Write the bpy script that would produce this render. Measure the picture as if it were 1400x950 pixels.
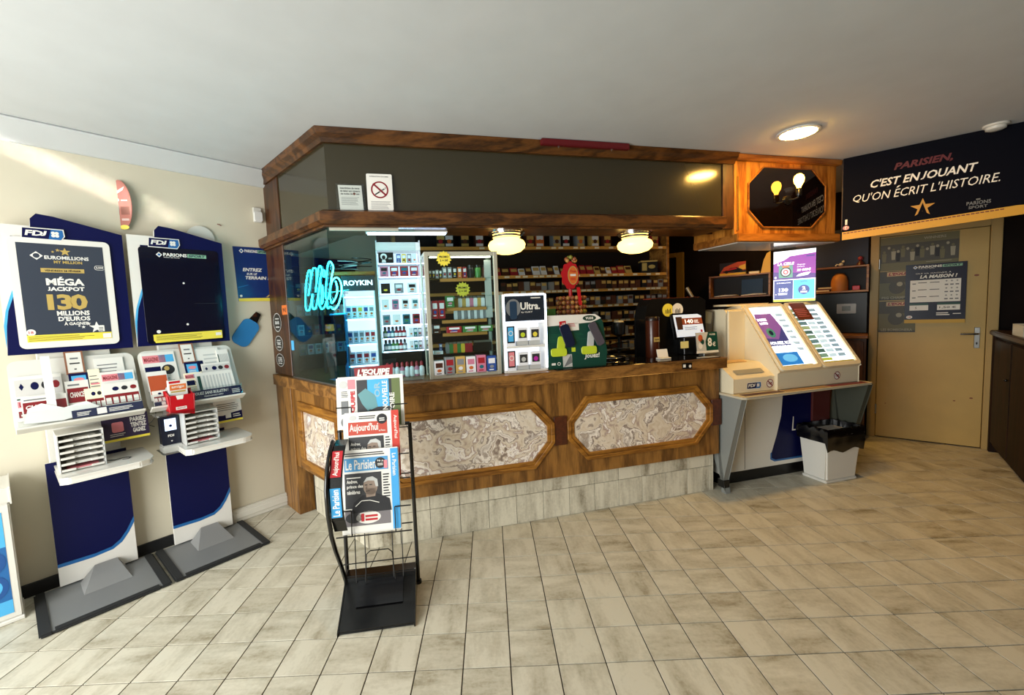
import bpy, bmesh, math, random
from mathutils import Matrix, Vector
random.seed(11)
sc = bpy.context.scene
COL = sc.collection
for _o in list(bpy.data.objects): bpy.data.objects.remove(_o)

# ------------------------------------------------------------------ frames
class Fr:
    """A place to build in: x runs along a wall, off is the distance out from it, z is up."""
    def __init__(s, x=0, y=0, ang=0, z=0, m=None):
        s.m = m if m is not None else Matrix.Translation((x, y, z)) @ Matrix.Rotation(math.radians(ang), 4, 'Z')
    def sub(s, x=0, off=0, z=0, rz=0, rx=0, ry=0):
        m = s.m @ Matrix.Translation((x, -off, z))
        if rz: m = m @ Matrix.Rotation(math.radians(rz), 4, 'Z')
        if rx: m = m @ Matrix.Rotation(math.radians(rx), 4, 'X')
        if ry: m = m @ Matrix.Rotation(math.radians(ry), 4, 'Y')
        return Fr(m=m)
    def w(s, x, off=0, z=0): return s.m @ Vector((x, -off, z))
WORLD = Fr()
LW = Fr(-2.477, 1.08, 49)          # left wall
DW = Fr(3.763, 2.786, -41)         # door wall
CF = Fr(-1.06, .948, 14.4)         # counter front
CH = Fr(-1.99, 1.745, -45.3)       # slanted left face of the counter
BN = Fr(2.69, 1.87, -41)           # banner beam
RB = Fr(4.4, 2.23, -131.3)         # bar on the right
RK = Fr(-1.004, .211, 7.7)         # newspaper rack
CEIL = 2.6

# ------------------------------------------------------------------ camera, sky, daylight, exposure
cam = bpy.data.cameras.new('camera'); cam.sensor_width = 36; cam.sensor_fit = 'HORIZONTAL'
cam.lens = 580.1 / 1400 * 36; cam.shift_x = (700 - 670.39) / 1400; cam.shift_y = (471.85 - 475) / 1400
cam.clip_start = .02
camo = bpy.data.objects.new('camera', cam); COL.objects.link(camo); sc.camera = camo
_r = Vector((.99908, -.00330, -.04278)).normalized(); _f = Vector((.00001, .99697, -.07780)).normalized()
_f = Vector((-.0, .9970, -.0778)).normalized(); _u = _r.cross(_f).normalized(); _r = _f.cross(_u).normalized()
camo.matrix_world = Matrix(((_r.x, _u.x, -_f.x, -.228), (_r.y, _u.y, -_f.y, -1.670), (_r.z, _u.z, -_f.z, 1.485), (0, 0, 0, 1)))

wd = bpy.data.worlds.new('sky'); sc.world = wd; wd.use_nodes = True
wd.node_tree.nodes['Background'].inputs[0].default_value = (.72, .84, 1, 1)
wd.node_tree.nodes['Background'].inputs[1].default_value = .6

def area(name, m, sx, sy, watts, col):
    l = bpy.data.lights.new(name, 'AREA'); l.shape = 'RECTANGLE'; l.size = sx; l.size_y = sy; l.energy = watts; l.color = col
    o = bpy.data.objects.new(name, l); COL.objects.link(o); o.matrix_world = m; return o
# daylight coming in through the glazed shop front behind the photographer (an area light shines along its own -Z)
_d = LW.sub(-2.52, 1.85, 1.3)
area('shopfront_daylight', _d.m @ Matrix.Rotation(math.radians(-90), 4, 'Y'), 2.1, 2.7, 225, (1, .995, .965))

# thin sheet of sunlight glancing in above the shop door on to the top of the left wall
_P = LW.w(-2.45, 1.25, 2.25); _A = LW.w(-.75, 0, 2.62); _B = LW.w(.45, 0, 2.10); _dd = ((_A + _B) / 2 - _P).normalized(); _x = (_B - _A); _x = (_x - _dd * _x.dot(_dd)).normalized(); _z = -_dd; _y = _z.cross(_x)
_g = area('sun_glint', Matrix(((_x.x, _y.x, _z.x, _P.x), (_x.y, _y.y, _z.y, _P.y), (_x.z, _y.z, _z.z, _P.z), (0, 0, 0, 1))), .55, .012, .34, (1, .97, .88)); _g.data.spread = math.radians(3)

vs = sc.view_settings; vs.view_transform = 'Standard'; vs.look = 'None'; vs.gamma = 1; vs.use_curve_mapping = False
vs.exposure = -.12
cy = sc.cycles; cy.max_bounces = 8; cy.diffuse_bounces = 4; cy.glossy_bounces = 4; cy.transmission_bounces = 4; cy.transparent_max_bounces = 16

# ------------------------------------------------------------------ materials
def lin(c):
    if isinstance(c, str): c = tuple(int(c[i:i + 2], 16) for i in (0, 2, 4))
    return tuple((v / 255 / 12.92) if v / 255 <= .04045 else ((v / 255 + .055) / 1.055) ** 2.4 for v in c) + (1,)
_M = {}
def M(name, col='808080', rough=.5, metal=0, emit=0, spec=.5, vary=0, vscale=8, coat=0, bump=0):
    if name in _M: return _M[name]
    m = bpy.data.materials.new(name); m.use_nodes = True; nt = m.node_tree; b = nt.nodes['Principled BSDF']
    c = lin(col)
    b.inputs['Base Color'].default_value = c; b.inputs['Roughness'].default_value = rough; b.inputs['Metallic'].default_value = metal
    b.inputs['Specular IOR Level'].default_value = spec
    if coat: b.inputs['Coat Weight'].default_value = coat; b.inputs['Coat Roughness'].default_value = .08
    if emit: b.inputs['Emission Color'].default_value = c; b.inputs['Emission Strength'].default_value = emit
    if vary or bump:
        tc = nt.nodes.new('ShaderNodeTexCoord'); n = nt.nodes.new('ShaderNodeTexNoise')
        n.inputs['Scale'].default_value = vscale; n.inputs['Detail'].default_value = 5
        nt.links.new(tc.outputs['Object'], n.inputs['Vector'])
        if vary:
            r = nt.nodes.new('ShaderNodeValToRGB')
            r.color_ramp.elements[0].position = .3; r.color_ramp.elements[1].position = .7
            r.color_ramp.elements[0].color = tuple(x * (1 - vary) for x in c[:3]) + (1,); r.color_ramp.elements[1].color = tuple(min(1, x * (1 + vary)) for x in c[:3]) + (1,)
            nt.links.new(n.outputs['Fac'], r.inputs['Fac']); nt.links.new(r.outputs['Color'], b.inputs['Base Color'])
        if bump:
            bm_ = nt.nodes.new('ShaderNodeBump'); bm_.inputs['Strength'].default_value = bump; bm_.inputs['Distance'].default_value = .01
            nt.links.new(n.outputs['Fac'], bm_.inputs['Height']); nt.links.new(bm_.outputs['Normal'], b.inputs['Normal'])
    _M[name] = m; return m

def wood(name, c0, c1, axis='z', scale=1.0, rough=.38, spec=.4):
    """grain running along the given axis of the part"""
    if name in _M: return _M[name]
    m = bpy.data.materials.new(name); m.use_nodes = True; nt = m.node_tree; L = nt.links; b = nt.nodes['Principled BSDF']
    tc = nt.nodes.new('ShaderNodeTexCoord'); mp = nt.nodes.new('ShaderNodeMapping')
    st = {'x': (1.2, 9, 9), 'y': (9, 1.2, 9), 'z': (9, 9, 1.2)}[axis]
    mp.inputs['Scale'].default_value = tuple(v * scale for v in st); L.new(tc.outputs['Object'], mp.inputs['Vector'])
    n1 = nt.nodes.new('ShaderNodeTexNoise'); n1.inputs['Scale'].default_value = .9; n1.inputs['Detail'].default_value = 3; n1.inputs['Distortion'].default_value = .4
    L.new(mp.outputs[0], n1.inputs['Vector'])
    mu = nt.nodes.new('ShaderNodeMath'); mu.operation = 'MULTIPLY'; mu.inputs[1].default_value = 26; L.new(n1.outputs['Fac'], mu.inputs[0])
    sn = nt.nodes.new('ShaderNodeMath'); sn.operation = 'SINE'; L.new(mu.outputs[0], sn.inputs[0])
    n2 = nt.nodes.new('ShaderNodeTexNoise'); n2.inputs['Scale'].default_value = 14; n2.inputs['Detail'].default_value = 4; L.new(mp.outputs[0], n2.inputs['Vector'])
    ad = nt.nodes.new('ShaderNodeMath'); ad.operation = 'MULTIPLY_ADD'; ad.inputs[1].default_value = .28; L.new(sn.outputs[0], ad.inputs[0]); L.new(n2.outputs['Fac'], ad.inputs[2])
    r = nt.nodes.new('ShaderNodeValToRGB'); r.color_ramp.elements[0].position = .15; r.color_ramp.elements[1].position = .85
    r.color_ramp.elements[0].color = lin(c0); r.color_ramp.elements[1].color = lin(c1)
    L.new(ad.outputs[0], r.inputs['Fac']); L.new(r.outputs['Color'], b.inputs['Base Color'])
    b.inputs['Roughness'].default_value = rough; b.inputs['Specular IOR Level'].default_value = spec
    _M[name] = m; return m

def marble(name):
    m = bpy.data.materials.new(name); m.use_nodes = True; nt = m.node_tree; L = nt.links; b = nt.nodes['Principled BSDF']
    tc = nt.nodes.new('ShaderNodeTexCoord')
    n0 = nt.nodes.new('ShaderNodeTexNoise'); n0.inputs['Scale'].default_value = 4.5; n0.inputs['Detail'].default_value = 4
    L.new(tc.outputs['Object'], n0.inputs['Vector'])
    mx = nt.nodes.new('ShaderNodeMix'); mx.data_type = 'VECTOR'; mx.inputs[0].default_value = .35
    L.new(tc.outputs['Object'], mx.inputs[4]); L.new(n0.outputs['Color'], mx.inputs[5])
    n1 = nt.nodes.new('ShaderNodeTexNoise'); n1.inputs['Scale'].default_value = 4.2; n1.inputs['Detail'].default_value = 9; n1.inputs['Distortion'].default_value = 1.5
    L.new(mx.outputs[1], n1.inputs['Vector'])
    r = nt.nodes.new('ShaderNodeValToRGB'); cr = r.color_ramp
    st = [(.30, '4a4038'), (.37, '8d7c70'), (.42, 'd8cbb8'), (.455, 'efe9e0'), (.48, 'a08a82'), (.52, 'c9b9a2'), (.57, 'd9cdbb'), (.60, '7b6a60'), (.63, 'efe6da'), (.70, '9b8d80'), (.78, 'd9c9b4')]
    cr.elements[0].position = st[0][0]; cr.elements[0].color = lin(st[0][1]); cr.elements[1].position = st[-1][0]; cr.elements[1].color = lin(st[-1][1])
    for p, c in st[1:-1]: cr.elements.new(p).color = lin(c)
    L.new(n1.outputs['Fac'], r.inputs['Fac']); L.new(r.outputs['Color'], b.inputs['Base Color']); b.inputs['Roughness'].default_value = .22
    _M[name] = m; return m

def tilemat(name, base, dark, streak):
    """ceramic tile: streaks run one way or the other, and each tile has its own shade"""
    m = bpy.data.materials.new(name); m.use_nodes = True; nt = m.node_tree; L = nt.links; b = nt.nodes['Principled BSDF']
    oi = nt.nodes.new('ShaderNodeObjectInfo'); ge = nt.nodes.new('ShaderNodeNewGeometry')
    ad = nt.nodes.new('ShaderNodeMath'); L.new(oi.outputs['Random'], ad.inputs[0]); L.new(ge.outputs['Random Per Island'], ad.inputs[1])
    fr = nt.nodes.new('ShaderNodeMath'); fr.operation = 'FRACT'; L.new(ad.outputs[0], fr.inputs[0])
    off = nt.nodes.new('ShaderNodeVectorMath'); off.operation = 'SCALE'; off.inputs[0].default_value = (37, 91, 53); L.new(fr.outputs[0], off.inputs['Scale'])
    def nz(scale, det):
        mp = nt.nodes.new('ShaderNodeVectorMath'); mp.operation = 'MULTIPLY_ADD'; mp.inputs[1].default_value = scale
        L.new(ge.outputs['Position'], mp.inputs[0]); L.new(off.outputs[0], mp.inputs[2])
        n = nt.nodes.new('ShaderNodeTexNoise'); n.inputs['Scale'].default_value = 1; n.inputs['Detail'].default_value = det; n.inputs['Roughness'].default_value = .62
        L.new(mp.outputs[0], n.inputs['Vector']); return n
    a = nz((3.0, 10, 10) if streak == 'xy' else (12, 12, 2.0), 5); c = nz((10, 3.0, 10) if streak == 'xy' else (16, 16, 2.6), 5)
    gt = nt.nodes.new('ShaderNodeMath'); gt.operation = 'GREATER_THAN'; gt.inputs[1].default_value = .5; L.new(fr.outputs[0], gt.inputs[0])
    mx = nt.nodes.new('ShaderNodeMix'); mx.data_type = 'FLOAT'; L.new(gt.outputs[0], mx.inputs[0]); L.new(a.outputs['Fac'], mx.inputs[2]); L.new(c.outputs['Fac'], mx.inputs[3])
    sp = nz((60, 60, 60), 3)
    m2 = nt.nodes.new('ShaderNodeMath'); m2.operation = 'MULTIPLY_ADD'; m2.inputs[1].default_value = .25; L.new(sp.outputs['Fac'], m2.inputs[0]); L.new(mx.outputs[0], m2.inputs[2])
    m3 = nt.nodes.new('ShaderNodeMath'); m3.operation = 'MULTIPLY_ADD'; m3.inputs[1].default_value = .10; L.new(fr.outputs[0], m3.inputs[0]); L.new(m2.outputs[0], m3.inputs[2])
    r = nt.nodes.new('ShaderNodeValToRGB'); cr = r.color_ramp; cr.elements[0].position = .40; cr.elements[0].color = lin(dark); cr.elements[1].position = .78; cr.elements[1].color = lin(base)
    e = cr.elements.new(.60); e.color = tuple(.35 * x + .65 * y for x, y in zip(lin(dark), lin(base)))
    L.new(m3.outputs[0], r.inputs['Fac']); L.new(r.outputs['Color'], b.inputs['Base Color']); b.inputs['Roughness'].default_value = .42
    b.inputs['Specular IOR Level'].default_value = .35
    _M[name] = m; return m

def glass(name, tint=(.86, .95, .95), refl=1.0):
    if name in _M: return _M[name]
    m = bpy.data.materials.new(name); m.use_nodes = True; nt = m.node_tree; L = nt.links; nt.nodes.remove(nt.nodes['Principled BSDF'])
    t = nt.nodes.new('ShaderNodeBsdfTransparent'); t.inputs[0].default_value = tint + (1,)
    g = nt.nodes.new('ShaderNodeBsdfGlossy'); g.inputs['Roughness'].default_value = .02
    f = nt.nodes.new('ShaderNodeFresnel'); ge = nt.nodes.new('ShaderNodeNewGeometry')
    io = nt.nodes.new('ShaderNodeMapRange'); io.inputs[3].default_value = 1.5; io.inputs[4].default_value = 1 / 1.5      # same reflectance from either face
    L.new(ge.outputs['Backfacing'], io.inputs[0]); L.new(io.outputs[0], f.inputs[0])
    k = nt.nodes.new('ShaderNodeMath'); k.operation = 'MULTIPLY'; k.inputs[1].default_value = refl; L.new(f.outputs[0], k.inputs[0])
    x = nt.nodes.new('ShaderNodeMixShader'); L.new(k.outputs[0], x.inputs[0]); L.new(t.outputs[0], x.inputs[1]); L.new(g.outputs[0], x.inputs[2])
    L.new(x.outputs[0], nt.nodes['Material Output'].inputs[0]); _M[name] = m; return m

OAK_X = wood('oak_along', '573818', '8f6431', 'x'); OAK_Z = wood('oak_upright', '5d3c18', '93662f', 'z', .8)
OAK_FRAME = wood('oak_moulding', '6f4514', '9d6a26', 'x', 1.4); BURL = M('burl_wood', '4a220e', .35, vary=.35, vscale=40)
SHELFW = wood('shelf_wood', '6b4014', 'a87333', 'x', 1.2); DARKW = wood('dark_wood', '1d0f07', '3a2110', 'x'); DARKWZ = wood('dark_wood_upright', '2a1609', '4d2d14', 'z')
MARBLE = marble('veined_stone_panel')
WHITE = M('white_plastic', 'd0cec5', .35); WHITEG = M('white_gloss', 'dad8d0', .15); PAPER = M('white_paper', 'dcdad2', .7); CREAM = M('cream_card', 'efe4c4', .6)
NAVY = M('navy_print', '050a3c', .45, spec=.2); NAVY2 = M('navy_dark_print', '040920', .3, spec=.3); BLUE = M('mid_blue_print', '1d5f9c', .35); SKYB = M('sky_blue_print', '4aa6d8', .35)
YEL = M('yellow_print', 'e0cf45', .5); GOLD = M('gold_print', 'b49a55', .4); SLATE = M('slate_print', '343b47', .32); RED = M('red_print', 'b41420', .4); DRED = M('dark_red_print', '7a0a14', .4)
BLACK = M('black_plastic', '0a0a0b', .3); BLACKG = M('black_gloss', '050506', .08); GREY = M('grey_plastic', '747676', .45); LGREY = M('light_grey', 'b9bab6', .5); DGREY = M('dark_grey', '2d2e30', .5)
CHROME = M('chrome', 'd8d8d8', .12, 1); STEEL = M('brushed_steel', 'a8a9a6', .3, .9); ALU = M('pale_aluminium', 'b9b8a8', .35, .35)
GREEN = M('dark_green_print', '0d3f34', .35); LIME = M('lime_print', 'b7c930', .4); ORANGE = M('orange_print', 'd06a2a', .5); PURPLE = M('purple_print', '8c1d8f', .4); DPURP = M('plum_print', '2d2340', .4)
BROWN = M('brown_print', '6b3018', .45); SKIN = M('photo_skin_tone', '8d7b6c', .6); INK = M('black_ink', '15161a', .6); GREYP = M('photo_grey', '6d6f70', .6); PINK = M('pink_print', 'd77f86', .5)
GLASS = glass('clear_glass'); GLASST = glass('tinted_glass', (.62, .80, .84), 1.6); ACRYL = glass('clear_acrylic', (.93, .95, .95), .8)

# ------------------------------------------------------------------ mesh building
WM = {}
_TX = {}
def _glyphs(s, bold, shear, sp):
    cu = bpy.data.curves.new('t', 'FONT'); cu.body = s; cu.offset = bold; cu.shear = shear; cu.space_character = sp; cu.resolution_u = 2
    o = bpy.data.objects.new('t', cu); me = bpy.data.meshes.new_from_object(o)
    v = [[q.co.x, q.co.y] for q in me.vertices]; fs = [tuple(p.vertices) for p in me.polygons]
    bpy.data.objects.remove(o); bpy.data.curves.remove(cu); bpy.data.meshes.remove(me); return v, fs
def _text(s, bold, shear, sp):
    k = (s, bold, shear, sp)
    if k not in _TX:
        v0, _f0 = _glyphs(s, 0, shear, sp); b0 = (min(q[0] for q in v0) - .12, max(q[0] for q in v0) + .12, min(q[1] for q in v0) - .12, max(q[1] for q in v0) + .12)
        while True:                                # thickening can throw out a stray spike: thin down until it stays inside the plain outline
            v, fs = _glyphs(s, bold, shear, sp)
            if bold == 0 or all(b0[0] < q[0] < b0[1] and b0[2] < q[1] < b0[3] for q in v): break
            bold = bold * .6 if bold > .003 else 0
        if s.upper() == s:                         # capital J hangs below the line in this face: lift it to the baseline
            par = list(range(len(v)))
            def find(i):
                while par[i] != i: par[i] = par[par[i]]; i = par[i]
                return i
            for f in fs:
                for j in f[1:]: par[find(j)] = find(f[0])
            comp = {}
            for i in range(len(v)): comp.setdefault(find(i), []).append(i)
            for ids in comp.values():
                lo = min(v[i][1] for i in ids); hi = max(v[i][1] for i in ids)
                if lo < -.12 and hi > .5:
                    for i in ids: v[i][1] = (v[i][1] - lo) / (hi - lo) * hi
        x0 = min(q[0] for q in v); x1 = max(q[0] for q in v); y0 = min(q[1] for q in v); y1 = max(q[1] for q in v)
        _TX[k] = ([((x - x0) / (x1 - x0), (y - y0) / (y1 - y0)) for x, y in v], fs)
    return _TX[k]

def rrect(x0, z0, x1, z1, r, n=4):
    p = []
    for cx, cz, a0 in ((x1 - r, z1 - r, 0), (x0 + r, z1 - r, 90), (x0 + r, z0 + r, 180), (x1 - r, z0 + r, 270)):
        for i in range(n + 1):
            a = math.radians(a0 + 90 * i / n); p.append((cx + r * math.cos(a), cz + r * math.sin(a)))
    return p
def ell(cx, cz, rx, rz=None, n=20, a0=0):
    rz = rx if rz is None else rz
    return [(cx + rx * math.cos(2 * math.pi * i / n + a0), cz + rz * math.sin(2 * math.pi * i / n + a0)) for i in range(n)]
def starp(cx, cz, r0, r1, n, a0=90):
    return [(cx + (r0 if i % 2 == 0 else r1) * math.cos(math.radians(a0 + 180 * i / n)), cz + (r0 if i % 2 == 0 else r1) * math.sin(math.radians(a0 + 180 * i / n))) for i in range(2 * n)]
def octo(x0, z0, x1, z1, cx, cz): return [(x0 + cx, z0), (x1 - cx, z0), (x1, z0 + cz), (x1, z1 - cz), (x1 - cx, z1), (x0 + cx, z1), (x0, z1 - cz), (x0, z0 + cz)]

class MB:
    def __init__(s, *mats): s.v = []; s.f = []; s.k = []; s.sm = []; s.mats = list(mats); s.cur = 0
    def m(s, mat):
        if mat not in s.mats: s.mats.append(mat)
        s.cur = s.mats.index(mat); return s
    def add(s, v, f, smooth=False):
        n = len(s.v); s.v += [tuple(p) for p in v]; s.f += [tuple(i + n for i in q) for q in f]; s.k += [s.cur] * len(f); s.sm += [smooth] * len(f); return s
    def box(s, x0, x1, y0, y1, z0, z1):
        return s.add([(x, y, z) for z in (z0, z1) for y in (y0, y1) for x in (x0, x1)], [(0, 2, 3, 1), (4, 5, 7, 6), (0, 1, 5, 4), (2, 6, 7, 3), (0, 4, 6, 2), (1, 3, 7, 5)])
    def prism(s, poly, a, b, ax='y'):
        n = len(poly)
        P = {'y': lambda p, q, t: (p, t, q), 'z': lambda p, q, t: (p, q, t), 'x': lambda p, q, t: (t, p, q)}[ax]
        v = [P(p, q, a) for p, q in poly] + [P(p, q, b) for p, q in poly]
        return s.add(v, [tuple(range(n)), tuple(range(2 * n - 1, n - 1, -1))] + [(i, (i + 1) % n, n + (i + 1) % n, n + i) for i in range(n)])
    def ringprism(s, outer, inner, y0, y1):
        n = len(outer); v = [(x, y0, z) for x, z in outer] + [(x, y0, z) for x, z in inner] + [(x, y1, z) for x, z in outer] + [(x, y1, z) for x, z in inner]
        f = []
        for i in range(n):
            j = (i + 1) % n
            f += [(i, j, n + j, n + i), (2 * n + j, 2 * n + i, 3 * n + i, 3 * n + j), (i, 2 * n + i, 2 * n + j, j), (n + j, 3 * n + j, 3 * n + i, n + i)]
        return s.add(v, f)
    def flat(s, poly, lay=1):
        return s.add([(x, -.0004 * lay, z) for x, z in poly], [tuple(range(len(poly)))])
    def rect(s, x0, z0, x1, z1, lay=1): return s.flat([(x0, z0), (x1, z0), (x1, z1), (x0, z1)], lay)
    def ring(s, cx, cz, r0, r1, lay=1, n=24, sx=1):
        o = ell(cx, cz, r1 * sx, r1, n); i_ = ell(cx, cz, r0 * sx, r0, n); y = -.0004 * lay
        return s.add([(x, y, z) for x, z in o + i_], [(i, (i + 1) % n, n + (i + 1) % n, n + i) for i in range(n)])
    def text(s, t, x0, z0, x1, z1, lay=2, bold=.015, shear=0, sp=1, rot=0):
        vv, ff = _text(t, bold, shear, sp); y = -.0004 * lay
        if rot == 90: v = [(x1 - q * (x1 - x0), y, z0 + p * (z1 - z0)) for p, q in vv]
        elif rot == -90: v = [(x0 + q * (x1 - x0), y, z1 - p * (z1 - z0)) for p, q in vv]
        else: v = [(x0 + p * (x1 - x0), y, z0 + q * (z1 - z0)) for p, q in vv]
        return s.add(v, ff)
    def lines(s, x0, z0, x1, z1, n, fill=.45, lay=2, rag=.25):
        h = (z1 - z0) / n
        for i in range(n):
            s.rect(x0, z0 + i * h, x1 - random.random() * rag * (x1 - x0), z0 + i * h + h * fill, lay)
        return s
    def tube(s, pts, r, n=8, closed=False, cap=True):
        P = [Vector(p) for p in pts]; N = len(P); T = []
        for i in range(N):
            a = P[i - 1] if (i or closed) else P[i]; b = P[(i + 1) % N] if (i < N - 1 or closed) else P[i]; T.append((b - a).normalized())
        u = T[0].orthogonal().normalized(); v = []
        for i in range(N):
            u = (u - T[i] * u.dot(T[i])); u = u.normalized() if u.length > 1e-6 else T[i].orthogonal().normalized(); w = T[i].cross(u)
            rr = r[i] if isinstance(r, (list, tuple)) else r
            v += [P[i] + (u * math.cos(2 * math.pi * k / n) + w * math.sin(2 * math.pi * k / n)) * rr for k in range(n)]
        f = []
        for i in range(N if closed else N - 1):
            j = (i + 1) % N
            for k in range(n): f.append((i * n + k, i * n + (k + 1) % n, j * n + (k + 1) % n, j * n + k))
        s.add(v, f, True)
        if not closed and cap:
            b0 = len(s.v) - len(v); s.f += [tuple(b0 + k for k in range(n))[::-1], tuple(b0 + (N - 1) * n + k for k in range(n))]; s.k += [s.cur] * 2; s.sm += [False] * 2
        return s
    def lathe(s, prof, n=20, c=(0, 0, 0)):
        v = []; 
        for r, z in prof: v += [(c[0] + r * math.cos(2 * math.pi * k / n), c[1] + r * math.sin(2 * math.pi * k / n), c[2] + z) for k in range(n)]
        f = [(i * n + k, i * n + (k + 1) % n, (i + 1) * n + (k + 1) % n, (i + 1) * n + k) for i in range(len(prof) - 1) for k in range(n)]
        s.add(v, f, True)
        b0 = len(s.v) - len(v)
        if prof[0][0] > 1e-4: s.f.append(tuple(b0 + k for k in range(n))[::-1]); s.k.append(s.cur); s.sm.append(False)
        if prof[-1][0] > 1e-4: s.f.append(tuple(b0 + (len(prof) - 1) * n + k for k in range(n))); s.k.append(s.cur); s.sm.append(False)
        return s
    def ball(s, c, r, n=10, m=6, sz=1):
        return s.lathe([(r * math.sin(math.pi * i / m) + 1e-5, -r * sz * math.cos(math.pi * i / m)) for i in range(m + 1)], n, c)
    def mesh(s, name, bevel=0, seg=1):
        me = bpy.data.meshes.new(name); me.from_pydata(s.v, [], s.f)
        for mt in s.mats: me.materials.append(mt)
        me.polygons.foreach_set('material_index', s.k); me.polygons.foreach_set('use_smooth', s.sm)
        bm = bmesh.new(); bm.from_mesh(me)
        if bevel:
            bmesh.ops.remove_doubles(bm, verts=bm.verts, dist=1e-6)
            ed = [e for e in bm.edges if len(e.link_faces) == 2 and e.calc_face_angle(0) > .35]
            bmesh.ops.bevel(bm, geom=ed, offset=bevel, segments=seg, affect='EDGES', clamp_overlap=True)
        if not getattr(s, 'keep', False): bmesh.ops.recalc_face_normals(bm, faces=bm.faces)
        bm.to_mesh(me); bm.free()
        if any(s.sm):
            try: me.set_sharp_from_angle(angle=.9)
            except Exception: pass
        me.update(); return me
    def build(s, name, fr, parent=None, bevel=0, seg=1): return put(name, s.mesh(name, bevel, seg), fr, parent)

def put(name, me, fr, parent=None):
    o = bpy.data.objects.new(name, me); COL.objects.link(o); WM[o.name] = fr.m.copy()
    if parent is not None: o.parent = parent; o.matrix_local = WM[parent.name].inverted() @ fr.m
    else: o.matrix_world = fr.m
    return o
def tag(o, label, cat, group=None):
    o['label'] = label; o['category'] = cat
    if group: o['group'] = group
    return o
def thing(name, fr, label, cat, group=None): return tag(put(name, None, fr), label, cat, group)
def struct(o): o['kind'] = 'structure'; return o
def bx(name, fr, parent, x0, x1, o0, o1, z0, z1, mat, bevel=.002, seg=1):
    """box part: x range, off range (distance out towards the room), z range"""
    return MB(mat).box(x0, x1, -max(o0, o1), -min(o0, o1), z0, z1).build(name, fr, parent, bevel, seg)
def dup(o, parent, fr):
    c = o.copy(); COL.objects.link(c); WM[c.name] = fr.m.copy()
    if parent is not None: c.parent = parent; c.matrix_local = WM[parent.name].inverted() @ fr.m
    else: c.parent = None; c.matrix_world = fr.m
    return c
def sweep(mb, path, prof):
    """profile (off, z) carried along a plan polyline of world points, mitred; off is to the right of travel"""
    P = [Vector((p[0], p[1])) for p in path]; n = len(P); k = len(prof); V = []
    for i in range(n):
        d0 = (P[i] - P[i - 1]).normalized() if i else (P[1] - P[0]).normalized(); d1 = (P[i + 1] - P[i]).normalized() if i < n - 1 else d0
        n0 = Vector((d0.y, -d0.x)); n1 = Vector((d1.y, -d1.x)); b = (n0 + n1).normalized(); b = b / max(.3, b.dot(n0))
        V += [(P[i].x + b.x * o, P[i].y + b.y * o, z) for o, z in prof]
    F = [(i * k + j, i * k + (j + 1) % k, (i + 1) * k + (j + 1) % k, (i + 1) * k + j) for i in range(n - 1) for j in range(k)]
    F += [tuple(range(k))[::-1], tuple((n - 1) * k + j for j in range(k))]
    return mb.add(V, F)
def isect(f1, o1, f2, o2):
    a = f1.w(0, o1); b = f1.w(1, o1); c = f2.w(0, o2); d = f2.w(1, o2); r = b - a; q = d - c
    t = ((c.x - a.x) * q.y - (c.y - a.y) * q.x) / (r.x * q.y - r.y * q.x); p = a + r * t; return (p.x, p.y)
ORD = ['first', 'second', 'third', 'fourth', 'fifth', 'sixth', 'seventh', 'eighth', 'ninth', 'tenth', 'eleventh', 'twelfth', 'thirteenth', 'fourteenth', 'fifteenth', 'sixteenth', 'seventeenth', 'eighteenth', 'nineteenth', 'twentieth', 'twenty-first', 'twenty-second', 'twenty-third', 'twenty-fourth', 'twenty-fifth', 'twenty-sixth', 'twenty-seventh', 'twenty-eighth', 'twenty-ninth', 'thirtieth', 'thirty-first', 'thirty-second', 'thirty-third', 'thirty-fourth']
# ================================================================== THE ROOM
WALLC = M('cream_wall_paint', 'c6bfaa', .75, vary=.035, vscale=3, bump=.04); CEILM = M('white_ceiling_paint', 'babdbd', .85, vary=.03, vscale=5, bump=.05)
DARKWALL = M('dark_brown_wall', '120a06', .8, spec=.12, vary=.3, vscale=4); GROUT = M('dark_grout', '2b251c', .8)
floor = struct(MB(GROUT).box(-2.7, 5.6, -5.4, .1, -.08, -.004).build('floor', LW))
TILE = tilemat('ceramic_floor_tile', 'c8c3b1', '80765c', 'xy')
g = .0026
tile_me = MB(TILE).box(g, .2 - g, g, .2 - g, -.012, 0).mesh('floor_tile', .0006)
def campx(p):
    q = camo.matrix_world.inverted() @ Vector(p)
    if q.z > -.05: return None
    return 670.39 + 580.1 * q.x / -q.z, 471.85 - 580.1 * q.y / -q.z, -q.z
cand = []; _LI = LW.m.inverted()
for c_ in range(-24, 34):
    for r_ in range(-18, 26):
        p = Vector((c_ * .2 + .1, r_ * .2 + .1, 0)); q = _LI @ p
        if not (-2.55 < q.x < 5.48 and -5.25 < q.y < .07): continue
        d = campx(p); vis = d is not None and -60 < d[0] < 1460 and 400 < d[1] < 1010
        k = CF.m.inverted() @ p
        if vis and 0 < k.x < 2.6 and .08 < k.y: vis = False
        cand.append((0 if vis else 1, d[2] if d else 99, c_, r_))
cand.sort()
for i, (v_, d_, c_, r_) in enumerate(cand[:300]): put('floor_tile', tile_me, Fr(c_ * .2, r_ * .2), floor)
mb = MB(TILE)
for v_, d_, c_, r_ in cand[300:]: mb.box(c_ * .2 + g, c_ * .2 + .2 - g, r_ * .2 + g, r_ * .2 + .2 - g, -.012, 0)
o = mb.build('distant_floor_tiles', WORLD, floor); o['kind'] = 'stuff'

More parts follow.
